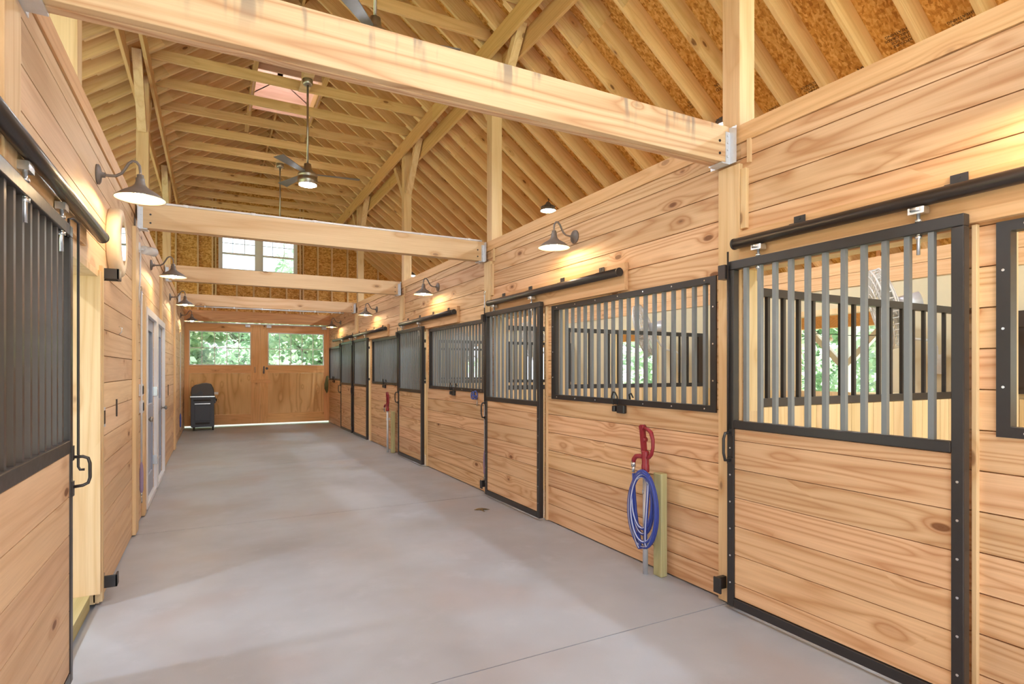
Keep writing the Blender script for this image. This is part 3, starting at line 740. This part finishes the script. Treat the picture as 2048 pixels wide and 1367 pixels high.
# ------------------------------------------------------------------ white doors in the left wall
def white_door(name,y0,y1,label,knob_y,hinge):
    x=L; m=MB(); m.box(x-.06,x+.035,y0,y0+.075,.04,2.2); m.box(x-.06,x+.035,y1-.075,y1,.04,2.2); m.box(x-.06,x+.035,y0+.075,y1-.075,2.12,2.2); m.box(x-.1,x+.03,y0+.075,y1-.075,.01,.06)
    root=mkobj(name,m,M['white'],None,(x,y0,0)); tag(root,label,None,None,'structure')
    a,b=y0+.08,y1-.08
    m=MB(); m.box(x-.05,x-.005,a,a+.11,.065,2.115); m.box(x-.05,x-.005,b-.11,b,.065,2.115); m.box(x-.05,x-.005,a+.11,b-.11,.065,.3); m.box(x-.05,x-.005,a+.11,b-.11,.95,1.12); m.box(x-.05,x-.005,a+.11,b-.11,1.98,2.115)
    lf=part('leaf',m,M['doorblue'],root,bevel=.004)
    m=MB(); m.box(x-.04,x-.02,a+.11,b-.11,.3,.95); part('lower_panel',m,M['doorblue'],lf)
    m=MB(); m.box(x-.032,x-.026,a+.11,b-.11,1.12,1.98); part('pane',m,M['doorglass'],lf)
    m=MB(); m.lathe([(.028,0),(.028,.008),(.012,.012),(.012,.04),(.028,.05),(.032,.065),(.022,.078),(.004,.08)],(x-.005,knob_y,.98),(1,0,0),16); part('knob',m,M['nickel'],lf)
    for z in hinge:
        m=MB(); m.box(x-.004,x+.04,b-.012,b+.006,z,z+.11); m.cyl((x+.037,b-.003,z),(x+.037,b-.003,z+.11),.008,8); part('hinge',m,M['chrome'],lf)
white_door('door_3',7.19,8.44,'white framed door with dark upper glass, beside the hanging tie strap',7.36,(.35,1.2))
white_door('door_4',8.53,9.76,'white framed door with dark upper glass, farther along the plank wall',9.58,())

# ------------------------------------------------------------------ barn lamps
def make_lamp(label,loc):
    # mounted on x=0 plane, reaching to +x ; loc z = plate centre
    root=thing('wall_lamp',label,'lamp',loc); x,y,z=loc
    m=MB(); m.lathe([(.062,0),(.062,.012),(.05,.02),(.018,.026),(.016,.045)],(x,y,z),(1,0,0),24); part('wall_plate',m,M['lampdark'],root)
    pts=[(.03,0),(.065,0),(.10,.004),(.13,.025),(.15,.06),(.168,.095),(.19,.115),(.212,.112),(.228,.09),(.232,.055),(.232,.03)]
    pts2=[]
    for i in range(len(pts)-1):
        for t in (0,.5): pts2.append((pts[i][0]*(1-t)+pts[i+1][0]*t,pts[i][1]*(1-t)+pts[i+1][1]*t))
    pts2.append(pts[-1])
    m=MB(); m.tube([(x+a,y,z+b) for a,b in pts2],.0085,10); part('arm',m,M['lampdark'],root)
    cx=x+.232
    m=MB(); m.lathe([(.012,.035),(.02,.03),(.02,.012),(.026,.008),(.026,-.012),(.032,-.035),(.05,-.055),(.10,-.085),(.145,-.122),(.147,-.128),(.144,-.126),(.098,-.091),(.048,-.061),(.03,-.05),(.02,-.05)],(cx,y,z),n=32,caps=False); m.m=0
    half=len(m.f); sh=part('shade',m,[M['lampdark'],M['lampin']],root)
    # inner faces take the white enamel
    for p in sh.data.polygons:
        if p.index>=32*10: p.material_index=1
    m=MB(); m.lathe([(.014,-.05),(.016,-.065),(.03,-.085),(.036,-.105),(.034,-.122),(.02,-.138),(.002,-.142)],(cx,y,z),n=16); part('bulb',m,M['bulb'],sh)
    return root
lb=['lit black gooseneck lamp beside the round mirror','lit black gooseneck lamp just before the white doors','lit black gooseneck lamp past the white doors','lit black gooseneck lamp farthest along the white-door wall']
ln=None
for y,s in zip((4.42,7.95,11.3,14.95),lb):
    if ln is None: ln=make_lamp(s,(L,y,2.766))
    else: dup(ln,(L,y,2.766),s)
lr=['lit black gooseneck lamp above the hose grille and its track','lit black gooseneck lamp above the grille with the purple halter','lit black gooseneck lamp above the hydrant without a hose','lit black gooseneck lamp farthest along the barred stalls']
for y,s in zip((4.42,8.06,11.65,15.37),lr): dup(ln,(R,y,2.766),s,rz=PI)
dup(ln,(R,.85,2.766),'lit black gooseneck lamp outside the photo frame above the large sliding door',rz=PI)
dup(ln,(L,.85,2.766),'lit black gooseneck lamp outside the photo frame above the open stall door')

# high bay lamps in the stalls
def make_highbay(label,loc):
    root=thing('high_bay_lamp',label,'lamp',loc); x,y,z=loc
    m=MB(); m.lathe([(.03,.14),(.05,.10),(.06,.06),(.11,.045),(.135,.01),(.135,0),(.122,0),(.118,.006)],(x,y,z),n=28)
    for i in range(16):
        a=2*PI*i/16; m.beam((x+.05*math.cos(a),y+.05*math.sin(a),z+.085),(x+.115*math.cos(a),y+.115*math.sin(a),z+.05),.006,.03)
    part('housing',m,M['lampdark'],root)
    m=MB(); m.tube([(x,y,z+.13),(x,y,z+.16),(x+.015,y,z+.175),(x+.01,y,z+.195),(x-.01,y,z+.19)],.006,8); part('hook',m,M['black'],root)
    m=MB(); m.lathe([(.118,.004),(.118,.0)],(x,y,z),n=28); part('light_disc',m,M['led'],root)
    return root
hbn=['round white high bay lamp out of frame over the first stall','round white high bay lamp half hidden behind the first wall post','bright round high bay lamp above the stall wall over the hose grille','round high bay lamp hidden behind the second tie beam','small bright high bay lamp beyond the third wall post']
h0=None
for y,s in zip((.63,4.23,7.84,11.43,15.03),hbn):
    if h0 is None: h0=make_highbay(s,(4.8,y,4.09))
    else: dup(h0,(4.8,y,4.09),s)
for i,y in enumerate((-.57,3.42,7.03,11.03,15.03)): dup(h0,(-2.55,y,3.84),'round high bay lamp hidden behind the white-door wall','high bay lamps behind the white-door wall')

# ------------------------------------------------------------------ ceiling fans
def make_fan(label,loc,lit,a0,rodtop):
    root=thing('ceiling_fan',label,'ceiling fan',loc); x,y,z=loc   # z: underside
    m=MB(); m.lathe([(.045,.30),(.05,.24),(.075,.20),(.115,.175),(.13,.155),(.132,.13),(.126,.125),(.126,.10),(.132,.096),(.132,.045),(.118,.03),(.118,.012)],(x,y,z),n=36); mh=part('motor_housing',m,M['nickel'],root)
    m=MB(); m.lathe([(.116,.018),(.116,.006),(.10,0),(.001,-.003)],(x,y,z),n=36); part('light_disc',m,lit,mh)
    m=MB(); m.cyl((x,y,z+.29),(x,y,rodtop),.014,14); part('downrod',m,M['nickel'],root)
    m=MB(); m.lathe([(.07,0),(.07,-.06),(.055,-.075),(.016,-.08)],(x,y,rodtop),n=24); part('canopy',m,M['nickel'],root)
    for i in range(3):
        a=a0+i*2*PI/3; c,s=math.cos(a),math.sin(a)
        m=MB(); P=lambda r,w,h:(x+c*r-s*w,y+s*r+c*w,z+.155+h)
        m.hexa([P(.12,-.03,.0),P(.70,-.07,-.012),P(.70,.07,.012),P(.12,.04,.012),P(.12,-.03,.008),P(.70,-.07,-.004),P(.70,.07,.020),P(.12,.04,.020)])
        part('blade',m,M['blade'],root,bevel=.002)
    return root
fanpos=[(4.60,'brushed nickel ceiling fan half hidden above the weathered tie beam'),(8.30,'brushed nickel ceiling fan hanging in full view on a long rod'),(11.95,'farthest ceiling fan, its long rod dropping behind the conduit beam'),(.9,'added ceiling fan out of frame overhead, for fill light')]  # last fan is unseen, added with its light to brighten the aisle
for y,s in fanpos: make_fan(s,(RX,y,4.08),M['fanled'],math.radians(-8 if y<9 else 25),5.55)
for i,y in enumerate((.9,4.60,8.30,11.95)):
    m=MB(); m.box(RX-.07,RX+.07,y-.45 if i else y-.4,y+.42,5.551,5.569); m.box(RX-.07,RX+.07,y-.1,y+.1,5.569,5.70); single('fan_block',m,M['beam_x'],['pine mounting block of the added fan out of frame overhead','pine mounting block above the half hidden fan','pine mounting block above the fan in full view','pine mounting block above the farthest visible rod','pine mounting block above the hidden fan'][i],'board',(RX,y,5.55))

# ------------------------------------------------------------------ hydrants, hose
def make_hydrant(label,loc):
    root=thing('yard_hydrant',label,'hydrant',loc); x,y,z=loc
    m=MB(); m.cyl((x,y,0),(x,y,.78),.0195,16); part('pipe',m,M['galv'],root)
    m=MB(); m.lathe([(.028,.0),(.03,.01),(.03,.05),(.026,.06),(.028,.11),(.03,.15),(.022,.16)],(x,y,.76),n=16)
    m.tube([(x-.0,y,.87),(x-.015,y+.04,.875),(x-.025,y+.075,.87),(x-.03,y+.095,.845),(x-.03,y+.1,.82)],.018,10)
    m.beam((x,y+.012,.90),(x-.005,y+.03,1.10),.03,.035,(1,0,0)); m.cyl((x-.02,y+.03,1.09),(x+.02,y+.03,1.09),.022,10); m.cyl((x-.02,y+.015,1.0),(x+.02,y+.015,1.0),.02,10)
    part('head',m,M['red'],root)
    m=MB(); m.tube([(x-.003,y+.02,1.09),(x-.003,y-.03,1.08),(x-.003,y-.065,1.06),(x-.003,y-.085,1.01),(x-.003,y-.085,.95),(x-.003,y-.07,.90),(x-.003,y-.045,.875),(x-.003,y-.01,.87)],[.012,.014,.016,.014,.013,.014,.014,.012],10); part('lever',m,M['red'],root)
    m=MB(); m.cyl((x-.03,y+.1,.83),(x-.03,y+.1,.79),.018,12); m.cyl((x-.03,y+.1,.80),(x-.03,y+.1,.745),.013,12); part('spout_coupling',m,M['chrome'],root)
    m=MB(); m.box(x+.012,x+.04,y-.03,y+.02,.60,.63); m.cyl((x-.024,y,.60),(x-.024,y,.63),.006,6); part('clamp',m,M['galv'],root)
    return root
hy=make_hydrant('red handled yard hydrant with the coiled blue hose',(2.865,3.29,0))
dup(hy,(2.865,10.36,0),'red handled yard hydrant without a hose, farther along the stalls')
m=MB(); m.box(2.905,2.965,3.165,3.25,0,.76); hp=single('hydrant_post',m,M['treated_z'],'short treated timber post beside the hydrant with the blue hose','post',(2.935,3.21,0),bevel=.006)
c=hp.copy(); C.objects.link(c); c.location=(2.93,10.24,0); c['label']='short treated timber post beside the hydrant without a hose'
root=thing('garden_hose','coiled blue garden hose with white stripe hanging on the hydrant','hose',(2.80,3.28,.2))
pts=[(2.835,3.39,.738),(2.833,3.385,.6),(2.825,3.365,.45),(2.82,3.34,.33)]
N=180; loops=5
for i in range(N):
    t=i/(N-1); a=loops*2*PI*t-PI*.5
    ry_=.125+.020*math.sin(.23*a+1)+.012*math.sin(.37*a); rz_=.26+.05*math.sin(a*.17+2)
    cy=3.262+.022*math.sin(a*.19); zt=.755-.04*math.sin(a*.21)**2
    px=2.812+.012*math.sin(a*.13+1)-.007*math.cos(a)
    pts.append((px,cy+ry_*math.cos(a),zt-rz_*.9+rz_*math.sin(a)))
pts+= [(2.81,3.20,.55),(2.81,3.19,.66),(2.815,3.20,.69)]
# smooth
for _ in range(3): pts=[pts[0]]+[tuple((V(pts[i-1])+V(pts[i])*2+V(pts[i+1]))/4) for i in range(1,len(pts)-1)]+[pts[-1]]
m=MB(); m.tube(pts,.012,10)
half=len(m.f)
h=part('tube',m,[M['blue'],M['hosestripe']],root)
for p in h.data.polygons:
    if p.index<half-2 and p.index%10==3: p.material_index=1
m=MB(); m.cyl((2.815,3.20,.685),(2.82,3.205,.745),.014,12); part('coupling',m,M['chrome'],root)

# ------------------------------------------------------------------ straps, halters, ropes
def tie_strap(label,x,y,z0,z1,mat,sx=1):
    root=thing('tie_strap',label,'strap',(x,y,z0)); m=MB()
    m.tube([(x,y,z1-.02),(x-.0*sx,y,z1-.3),(x,y+.004,(z0+z1)/2),(x,y,z0+.2)],.008,8); part('cord',m,M['galv'],root)
    m=MB(); m.lathe([(.009,0),(.016,.03),(.017,.2),(.013,.26),(.006,.3)],(x,y,z0+.12),n=12); part('webbing',m,mat,root)
    m=MB(); m.tube([(x,y,z0+.13),(x,y,z0+.06),(x,y+.015,z0+.02),(x,y+.03,z0+.03),(x,y+.025,z0+.07),(x,y+.005,z0+.09)],.005,8); m.lathe([(.007,0),(.01,.02),(.007,.05)],(x,y,z0+.09),n=10); part('snap',m,M['chrome'],root)
    m=MB(); m.tube([(x,y,z1-.03),(x,y+.018,z1-.02),(x,y+.02,z1+.01),(x,y,z1+.025),(x,y-.018,z1+.01),(x,y-.015,z1-.015)],.004,8); m.cyl((x,y,z1+.02),(x-sx*.04,y,z1+.03),.005,8); part('ring',m,M['chrome'],root)
tie_strap('purple and grey tie strap hanging on the post beside the purple halter',2.95,6.31,.12,2.46,M['strap'],-1)
tie_strap('grey blue tie strap hanging by the outlet boxes before the white doors',L+.045,6.50,.22,2.30,M['strap'])
tie_strap('dark blue tie strap hanging near the barbecue grill',L+.045,14.0,.18,2.35,M['bluestrap'])
root=thing('horse_halter','small purple halter hanging below the third grille','halter',(2.985,6.66,1.08)); m=MB()
m.tube([(2.985,6.66+.055*math.cos(a),1.20+.05*math.sin(a)) for a in [2*PI*i/14 for i in range(14)]],.009,8,True); m.tube([(2.985,6.75+.045*math.cos(a),1.19+.045*math.sin(a)) for a in [2*PI*i/14 for i in range(14)]],.009,8,True); m.beam((2.983,6.64,1.185),(2.983,6.78,1.195),.012,.02)
part('noseband',m,M['bluestrap'],root)
m=MB(); m.cyl((2.99,6.62,1.15),(2.99,6.62,1.06),.006,8); part('snap',m,M['chrome'],root)
root=thing('hanging_rope','green rope bundle hanging at the far end beside the barn door','rope',(2.93,16.95,.78)); m=MB()
for i in range(7):
    m.tube([(2.95-.01*i,16.95-.012*i,1.34),(2.93-.016*i,16.93-.014*i,1.1),(2.905-.012*i,16.92-.012*i,.86+.02*i),(2.93-.008*i,16.90-.02*i,.9+.02*i),(2.95-.004*i,16.92-.015*i,1.12),(2.955-.006*i,16.95-.012*i,1.35)],.008,8)
part('strands',m,M['rope'],root)
# electrics on the left wall
m=MB(); m.cyl((L,6.55,2.71),(L+.03,6.55,2.71),.05,16); single('junction_box',m,M['white'],'round white junction box under the conduit beam','junction box',(L,6.55,2.66))
root=thing('security_light','white cylindrical spotlight with a hanging cord','spotlight',(L+.05,6.62,2.66)); m=MB(); m.cyl((L+.03,6.58,2.70),(L+.06,6.63,2.705),.012,10); m.cyl((L+.05,6.62,2.70),(L+.125,6.78,2.715),.04,18,.045); part('head',m,M['white'],root)
m=MB(); m.tube([(L+.03,6.57,2.66),(L+.028,6.56,2.4),(L+.02,6.55,2.25),(L+.03,6.62,2.1)],.007,8); part('cord',m,M['white'],root)
ob=None
for y,z,s in ((6.80,1.26,'silver double outlet box, upper one before the white doors'),(6.84,1.09,'silver double outlet box, lower one before the white doors')):
    root=thing('outlet_box',s,'outlet',(L,y,z)); m=MB(); m.box(L,L+.03,y-.06,y+.06,z,z+.12); part('box',m,M['galv'],root,bevel=.004)
    for q in (-.03,.03):
        m=MB(); m.box(L+.03,L+.034,y+q-.018,y+q+.018,z+.02,z+.10); part('socket',m,M['black'],root)
root=thing('outlet_box','steel outlet box beside the open doorway jamb','outlet',(L,4.66,1.15)); m=MB(); m.box(L,L+.006,4.62,4.71,1.14,1.27); part('cover',m,M['galv'],root); m=MB(); m.box(L+.006,L+.009,4.64,4.69,1.16,1.25); part('socket',m,M['bronze'],root)
m=MB(); m.box(L,L+.008,5.22,5.25,1.17,1.30); single('slot_plate',m,M['darkbrown'],'thin dark vertical plate on the plank wall below the round mirror','plate',(L,5.23,1.17))
m=MB(); m.box(L,L+.008,10.9,10.94,1.1,1.28); single('slot_plate',m,M['darkbrown'],'thin dark vertical plate on the plank wall past the white doors','plate',(L,10.92,1.1))
m=MB(); m.tube([(L+.004,5.36,1.80),(L+.02,5.355,1.82),(L+.024,5.35,1.85),(L+.004,5.345,1.86)],.004,8); single('wall_hook',m,M['chrome'],'tiny silver hook on the plank wall below the round mirror','hook',(L,5.35,1.8))
# dry leaf on the floor
m=MB(); m.prism([(2.51,5.64,.004),(2.56,5.60,.006),(2.62,5.585,.012),(2.67,5.58,.004),(2.64,5.61,.010),(2.60,5.63,.016),(2.57,5.66,.01)],(0,0,.002)); m.prism([(2.57,5.60,.004),(2.57,5.53,.006),(2.585,5.52,.004),(2.59,5.60,.010)],(0,0,.002)); single('dry_leaf',m,M['leafbrown'],'single brown dry leaf lying on the concrete','leaf',(2.6,5.6,0))

# ------------------------------------------------------------------ barbecue grill (side on, facing the aisle centre)
gx,gy=-.21,16.42
root=thing('barbecue_grill','dark slate barbecue grill on castors by the barn doors','grill',(gx,gy,0))
x0,x1,y0,y1=gx-.27,gx+.25,gy-.26,gy+.26
m=MB(); m.prism([(x0+.02,y0,.09),(x1,y0,.09),(x1,y0,.84),(x0,y0,.84),(x0,y0,.12)],(0,y1-y0,0)); part('cabinet',m,M['grill'],root,bevel=.012)
m=MB(); m.box(x0+.09,x1-.09,y0-.012,y0,.24,.62); part('door',m,M['grill'],root,bevel=.008)
m=MB(); m.box(x0+.09,x1-.09,y0-.03,y0-.012,.665,.685); part('handle',m,M['chrome'],root)
m=MB(); m.box(x0+.06,x1-.08,y0-.004,y0+.004,.74,.78); m.box(x0+.1,x1-.1,y0-.006,y0+.004,.16,.21); part('vent',m,M['rubber'],root)
m=MB(); m.box(x0-.01,x1+.01,y0-.015,y1+.015,.84,.865); part('shelf_rim',m,M['chrome'],root)
m=MB(); prof=[(x0+.01,.866),(x0,.95),(x0+.02,1.08),(x0+.09,1.14),(x0+.25,1.185),(x0+.36,1.19),(x1-.07,1.16),(x1-.02,1.06),(x1,.95),(x1,.866)]
m.prism([(a,y0+.01,b) for a,b in prof],(0,y1-y0-.02,0)); part('lid',m,M['grillid'],root,bevel=.015)
m=MB(); m.prism([(x0+.02,y0-.015,.87),(x0+.26,y0-.015,.87),(x0+.27,y0-.015,.95),(x0+.22,y0-.015,1.01),(x0+.17,y0-.015,.96),(x0+.1,y0-.015,.93),(x0+.03,y0-.015,.93)],(0,.02,0)); part('side_shelf',m,M['grill'],root)
m=MB(); m.cyl((x1+.03,y0+.03,.93),(x1+.03,y1-.03,.93),.016,12); m.box(x1-.01,x1+.09,y0+.02,y0+.05,.90,.96); part('lid_handle',m,M['white'],root)
for q in (.1,.26,.42):
    m=MB(); m.cyl((x1,y0+q,.76),(x1+.055,y0+q,.75),.028,14); part('knob',m,M['rubber'],root)
m=MB(); m.box(x1,x1+.03,y0+.02,y1-.02,.68,.83); part('control_panel',m,M['grill'],root)
for a in (x0+.07,x1-.03):
    for b in (y0+.05,y1-.05):
        m=MB(); m.cyl((a-.018,b,.04),(a+.018,b,.04),.04,16); m.box(a-.025,a+.025,b-.02,b+.02,.06,.095); part('caster',m,M['rubber'],root)

# ------------------------------------------------------------------ stall fans
def stall_fan(label,loc):
    root=thing('stall_fan',label,'fan',loc); x,y,z=loc   # arm root on outer wall
    cx,cy,cz=x-.62,y+.20,z+.36; ax=V((-.58,.77,-.25)).normalized()
    m=MB()
    sd=ax.cross(V((0,0,1))).normalized(); up=sd.cross(ax).normalized(); cc=V((cx,cy,cz))
    for k,(r,d) in enumerate(((.41,-.04),(.41,.04),(.36,.065),(.27,.085),(.18,.09),(.09,.095),(.36,-.065),(.27,-.085),(.18,-.09),(.09,-.095))):
        m.tube([tuple(cc+ax*d+(sd*math.cos(a)+up*math.sin(a))*r) for a in [2*PI*i/32 for i in range(32)]],.005 if r<.4 else .009,5,True)
    for i in range(40):
        a=2*PI*i/40; q=sd*math.cos(a)+up*math.sin(a)
        m.tube([tuple(cc+ax*.095+q*.06),tuple(cc+ax*.085+q*.24),tuple(cc+ax*.04+q*.41),tuple(cc-ax*.04+q*.41),tuple(cc-ax*.085+q*.24),tuple(cc-ax*.095+q*.07)],.006,5)
    cg=part('cage',m,M['cage'],root)
    for i in range(4):
        a=2*PI*i/4; q=sd*math.cos(a)+up*math.sin(a); t=ax.cross(q); m=MB()
        P=lambda r,w,h:tuple(cc+q*r+t*w+ax*h)
        m.hexa([P(.03,-.04,-.01),P(.36,-.10,-.03),P(.36,.10,.03),P(.03,.04,.01),P(.03,-.04,-.006),P(.36,-.10,-.026),P(.36,.10,.034),P(.03,.04,.014)]); part('blade',m,M['cage'],cg)
    m=MB(); m.cyl(tuple(cc-ax*.08),tuple(cc-ax*.31),.085,18); part('motor',m,M['galv'],root)
    e=cc-ax*.17
    m=MB(); m.tube([tuple(e-V((0,0,.05))),tuple(e-V((0,0,.14))),(cx+.30,cy-.12,z+.06),(x-.15,y,z+.04),(x-.06,y,z-.02),(x-.05,y,z-.14)],.014,10); m.box(x-.06,x,y-.05,y+.05,z-.3,z-.1); part('arm',m,M['cage'],root)
    return root
sf=stall_fan('white caged fan on an arm, seen through the large sliding door',(XO-.012,3.12,1.78))
dup(sf,(XO-.012,6.74,1.78),'white caged fan on an arm, seen through the wide grille above the hose')
dup(sf,(XO-.012,10.35,1.78),'white caged fan on an arm, seen through the grille above the halter')
dup(sf,(XO-.012,13.98,1.78),'white caged fan on an arm, deep in the farthest stalls')
m=MB(); m.box(6.585,6.615,1.75,2.5,1.3,2.07); m.box(6.575,6.585,2.40,2.48,1.36,1.44); m.box(6.575,6.585,2.40,2.48,1.92,2.0); single('stall_shutter',m,M['darkbrown'],'dark brown shutter glimpsed through the grille cut off by the photo edge','shutter',(6.6,2.1,1.3))
m=MB(); m.lathe([(.16,0),(.19,.28),(.195,.30),(.18,.30),(.16,.02)],(5.2,2.95,1.02),n=28); m.lathe([(.12,-.02),(.12,-1.04)],(5.2,2.95,1.02),n=20); single('feed_tub',m,M['bucket'],'cream feed tub seen low through the wide grille','tub',(5.2,2.95,0))

# ------------------------------------------------------------------ porch beyond the stall windows
m=MB()
for y in (-1.4,2.2,5.9,9.6,13.3): 
    mm=MB(); mm.box(9.45,9.59,y-.07,y+.07,-.17,2.25); 
    for d in (-1,1): mm.beam((9.52,y+d*.06,1.62),(9.52,y+d*.62,2.22),.09,.09)
    single('porch_post',mm,M['white'],'white porch post with angled braces outside the stall windows','post',(9.52,y,-.17),'porch posts outside the stall windows')
m=MB(); m.box(9.44,9.6,-3,17,2.25,2.62); single('porch_beam',m,M['door_x'],'orange timber porch beam outside the stall windows','beam',(9.52,7,2.25))
pj=None
for k in range(25):
    y=-2.6+.8*k
    m=MB(); m.beam((6.76,y,2.86),(9.9,y,2.66),.045,.14)
    single('porch_rafter',m,M['door_x'],'orange porch rafter outside the stall windows','rafter',(8.3,y,2.6),'porch rafters outside the stall windows')
m=MB(); m.hexa([(6.76,-3,2.95),(9.95,-3,2.75),(9.95,17,2.75),(6.76,17,2.95),(6.76,-3,2.97),(9.95,-3,2.77),(9.95,17,2.77),(6.76,17,2.97)]); struct('ceiling_porch',m,M['door_x'])
m=MB(); m.box(6.78,10.3,-4,19,-.17,-.05); struct('floor_porch',m,M['gravel'])
root=thing('string_lights','string of clear bulbs under the porch beam outside','string lights',(9.2,6,2.0)); m=MB()
m.tube([(9.3,-1+.25*i,2.16-.09*math.sin(PI*((i*.25)%1.8)/1.8)) for i in range(64)],.006,6); part('cable',m,M['rubber'],root)
for i in range(0,64,4):
    yy=-1+.25*i; zz=2.12-.09*math.sin(PI*((i*.25)%1.8)/1.8); m=MB(); m.sphere((9.3,yy,zz-.05),.035,10); m.cyl((9.3,yy,zz-.02),(9.3,yy,zz+.03),.014,8); part('bulb',m,M['stringbulb'],root)

# ------------------------------------------------------------------ trees outside
def tree(label,loc,h,seed,n=7000,spread=1.65):
    rnd=random.Random(seed); root=thing('tree',label,'tree',loc); x,y,z=loc
    m=MB(); m.tube([(x,y,z),(x+.1,y,z+h*.3),(x-.05,y+.1,z+h*.6),(x,y,z+h*.8)],[.16,.12,.08,.04],8)
    for i in range(7):
        a=rnd.uniform(0,6.3); q=h*rnd.uniform(.25,.6); m.tube([(x,y,z+q),(x+math.cos(a)*spread*.5,y+math.sin(a)*spread*.5,z+q+.7),(x+math.cos(a)*spread*.8,y+math.sin(a)*spread*.8,z+q+1.2)],[.06,.035,.015],6)
    part('trunk',m,M['bark'],root)
    m=MB(); cl=[(rnd.uniform(-1,1)*spread*.75,rnd.uniform(-1,1)*spread*.75,rnd.uniform(.10,.92)*h,rnd.uniform(.5,1.0)) for _ in range(26)]
    for i in range(n):
        cx,cy,cz,cr=rnd.choice(cl); d=V((rnd.gauss(0,1),rnd.gauss(0,1),rnd.gauss(0,1))).normalized()*cr*rnd.uniform(.5,1)
        p=V((x+cx,y+cy,z+cz))+d; t=V((rnd.gauss(0,1),rnd.gauss(0,1),rnd.gauss(0,.6))).normalized(); b=t.cross(V((rnd.gauss(0,1),rnd.gauss(0,1),rnd.gauss(0,1)))).normalized()
        s=rnd.uniform(.09,.19); k=len(m.v); m.v+=[tuple(p-t*s),tuple(p+b*s*.5),tuple(p+t*s),tuple(p-b*s*.5)]; m.face((k,k+1,k+2,k+3))
    part('foliage',m,M['leaf'],root); return root
g1='leafy green tree outside beyond the barn doors'; g2='leafy green tree outside beyond the porch'
t0=tree(g1,(-1.1,21.6,-.2),5.6,3); t1=tree(g1,(3.4,21.6,-.2),5.9,5)
for t in (t0,t1): t['group']='trees beyond the barn doors'
for i,(x,y) in enumerate(((-5.6,22.0),(7.9,21.8),(-3.4,26.2),(1.1,26.2),(5.6,26.2),(-1.0,30.8),(3.4,30.8))):
    dup((t0,t1)[i%2],(x,y,-.2),g1,'trees beyond the barn doors',rz=i*1.3)
for i,(x,y) in enumerate(((13.6,1.5),(13.6,6.0),(13.8,10.5),(13.6,15.0),(18.2,3.6),(18.2,8.2),(18.2,12.8),(18.2,17.4))):
    dup((t0,t1)[i%2],(x,y,-.2),g2,'trees beyond the porch',rz=i*.9)

# ------------------------------------------------------------------ light
w=bpy.data.worlds.new('sky'); bpy.context.scene.world=w; w.use_nodes=True; nt=w.node_tree; nt.nodes.clear()
o=nt.nodes.new('ShaderNodeOutputWorld'); bg=nt.nodes.new('ShaderNodeBackground'); sk=nt.nodes.new('ShaderNodeTexSky')
sk.sky_type='NISHITA'; sk.sun_disc=False; sk.sun_elevation=math.radians(52); sk.sun_rotation=math.radians(100); sk.air_density=1.0; sk.dust_density=3.0
mx=nt.nodes.new('ShaderNodeMix'); mx.data_type='RGBA'; mx.inputs[0].default_value=.75; mx.inputs[7].default_value=(.82,.90,1.0,1)
gm=nt.nodes.new('ShaderNodeMix'); gm.data_type='RGBA'; gm.blend_type='MULTIPLY'; gm.inputs[0].default_value=1; gm.inputs[7].default_value=(.12,.12,.12,1)
nt.links.new(sk.outputs[0],gm.inputs[6]); nt.links.new(gm.outputs[2],mx.inputs[6]); nt.links.new(mx.outputs[2],bg.inputs[0]); bg.inputs[1].default_value=2.6
nt.links.new(bg.outputs[0],o.inputs[0])
sl=bpy.data.lights.new('sun','SUN'); sl.energy=12; sl.angle=math.radians(1.0); sl.color=(1,.98,.94)
so=bpy.data.objects.new('sun',sl); C.objects.link(so); so.rotation_euler=V((-.12,.50,-.86)).to_track_quat('-Z','Y').to_euler()

# ------------------------------------------------------------------ camera
f=1135.0; th=math.atan(599/f)
cd=bpy.data.cameras.new('camera'); cd.sensor_width=36; cd.lens=f/2048*36; cd.shift_y=(739-683.5)/2048; cd.clip_start=.05; cd.clip_end=300
co=bpy.data.objects.new('camera',cd); C.objects.link(co); co.location=(0,0,1.524); co.rotation_euler=(PI/2,0,-th)
sc=bpy.context.scene; sc.camera=co
sc.view_settings.view_transform='Standard'; sc.view_settings.look='None'; sc.view_settings.gamma=1; sc.view_settings.use_curve_mapping=False
sc.view_settings.exposure=0.58
sc.cycles.max_bounces=12; sc.cycles.diffuse_bounces=7; sc.cycles.transparent_max_bounces=16; sc.cycles.sample_clamp_indirect=8
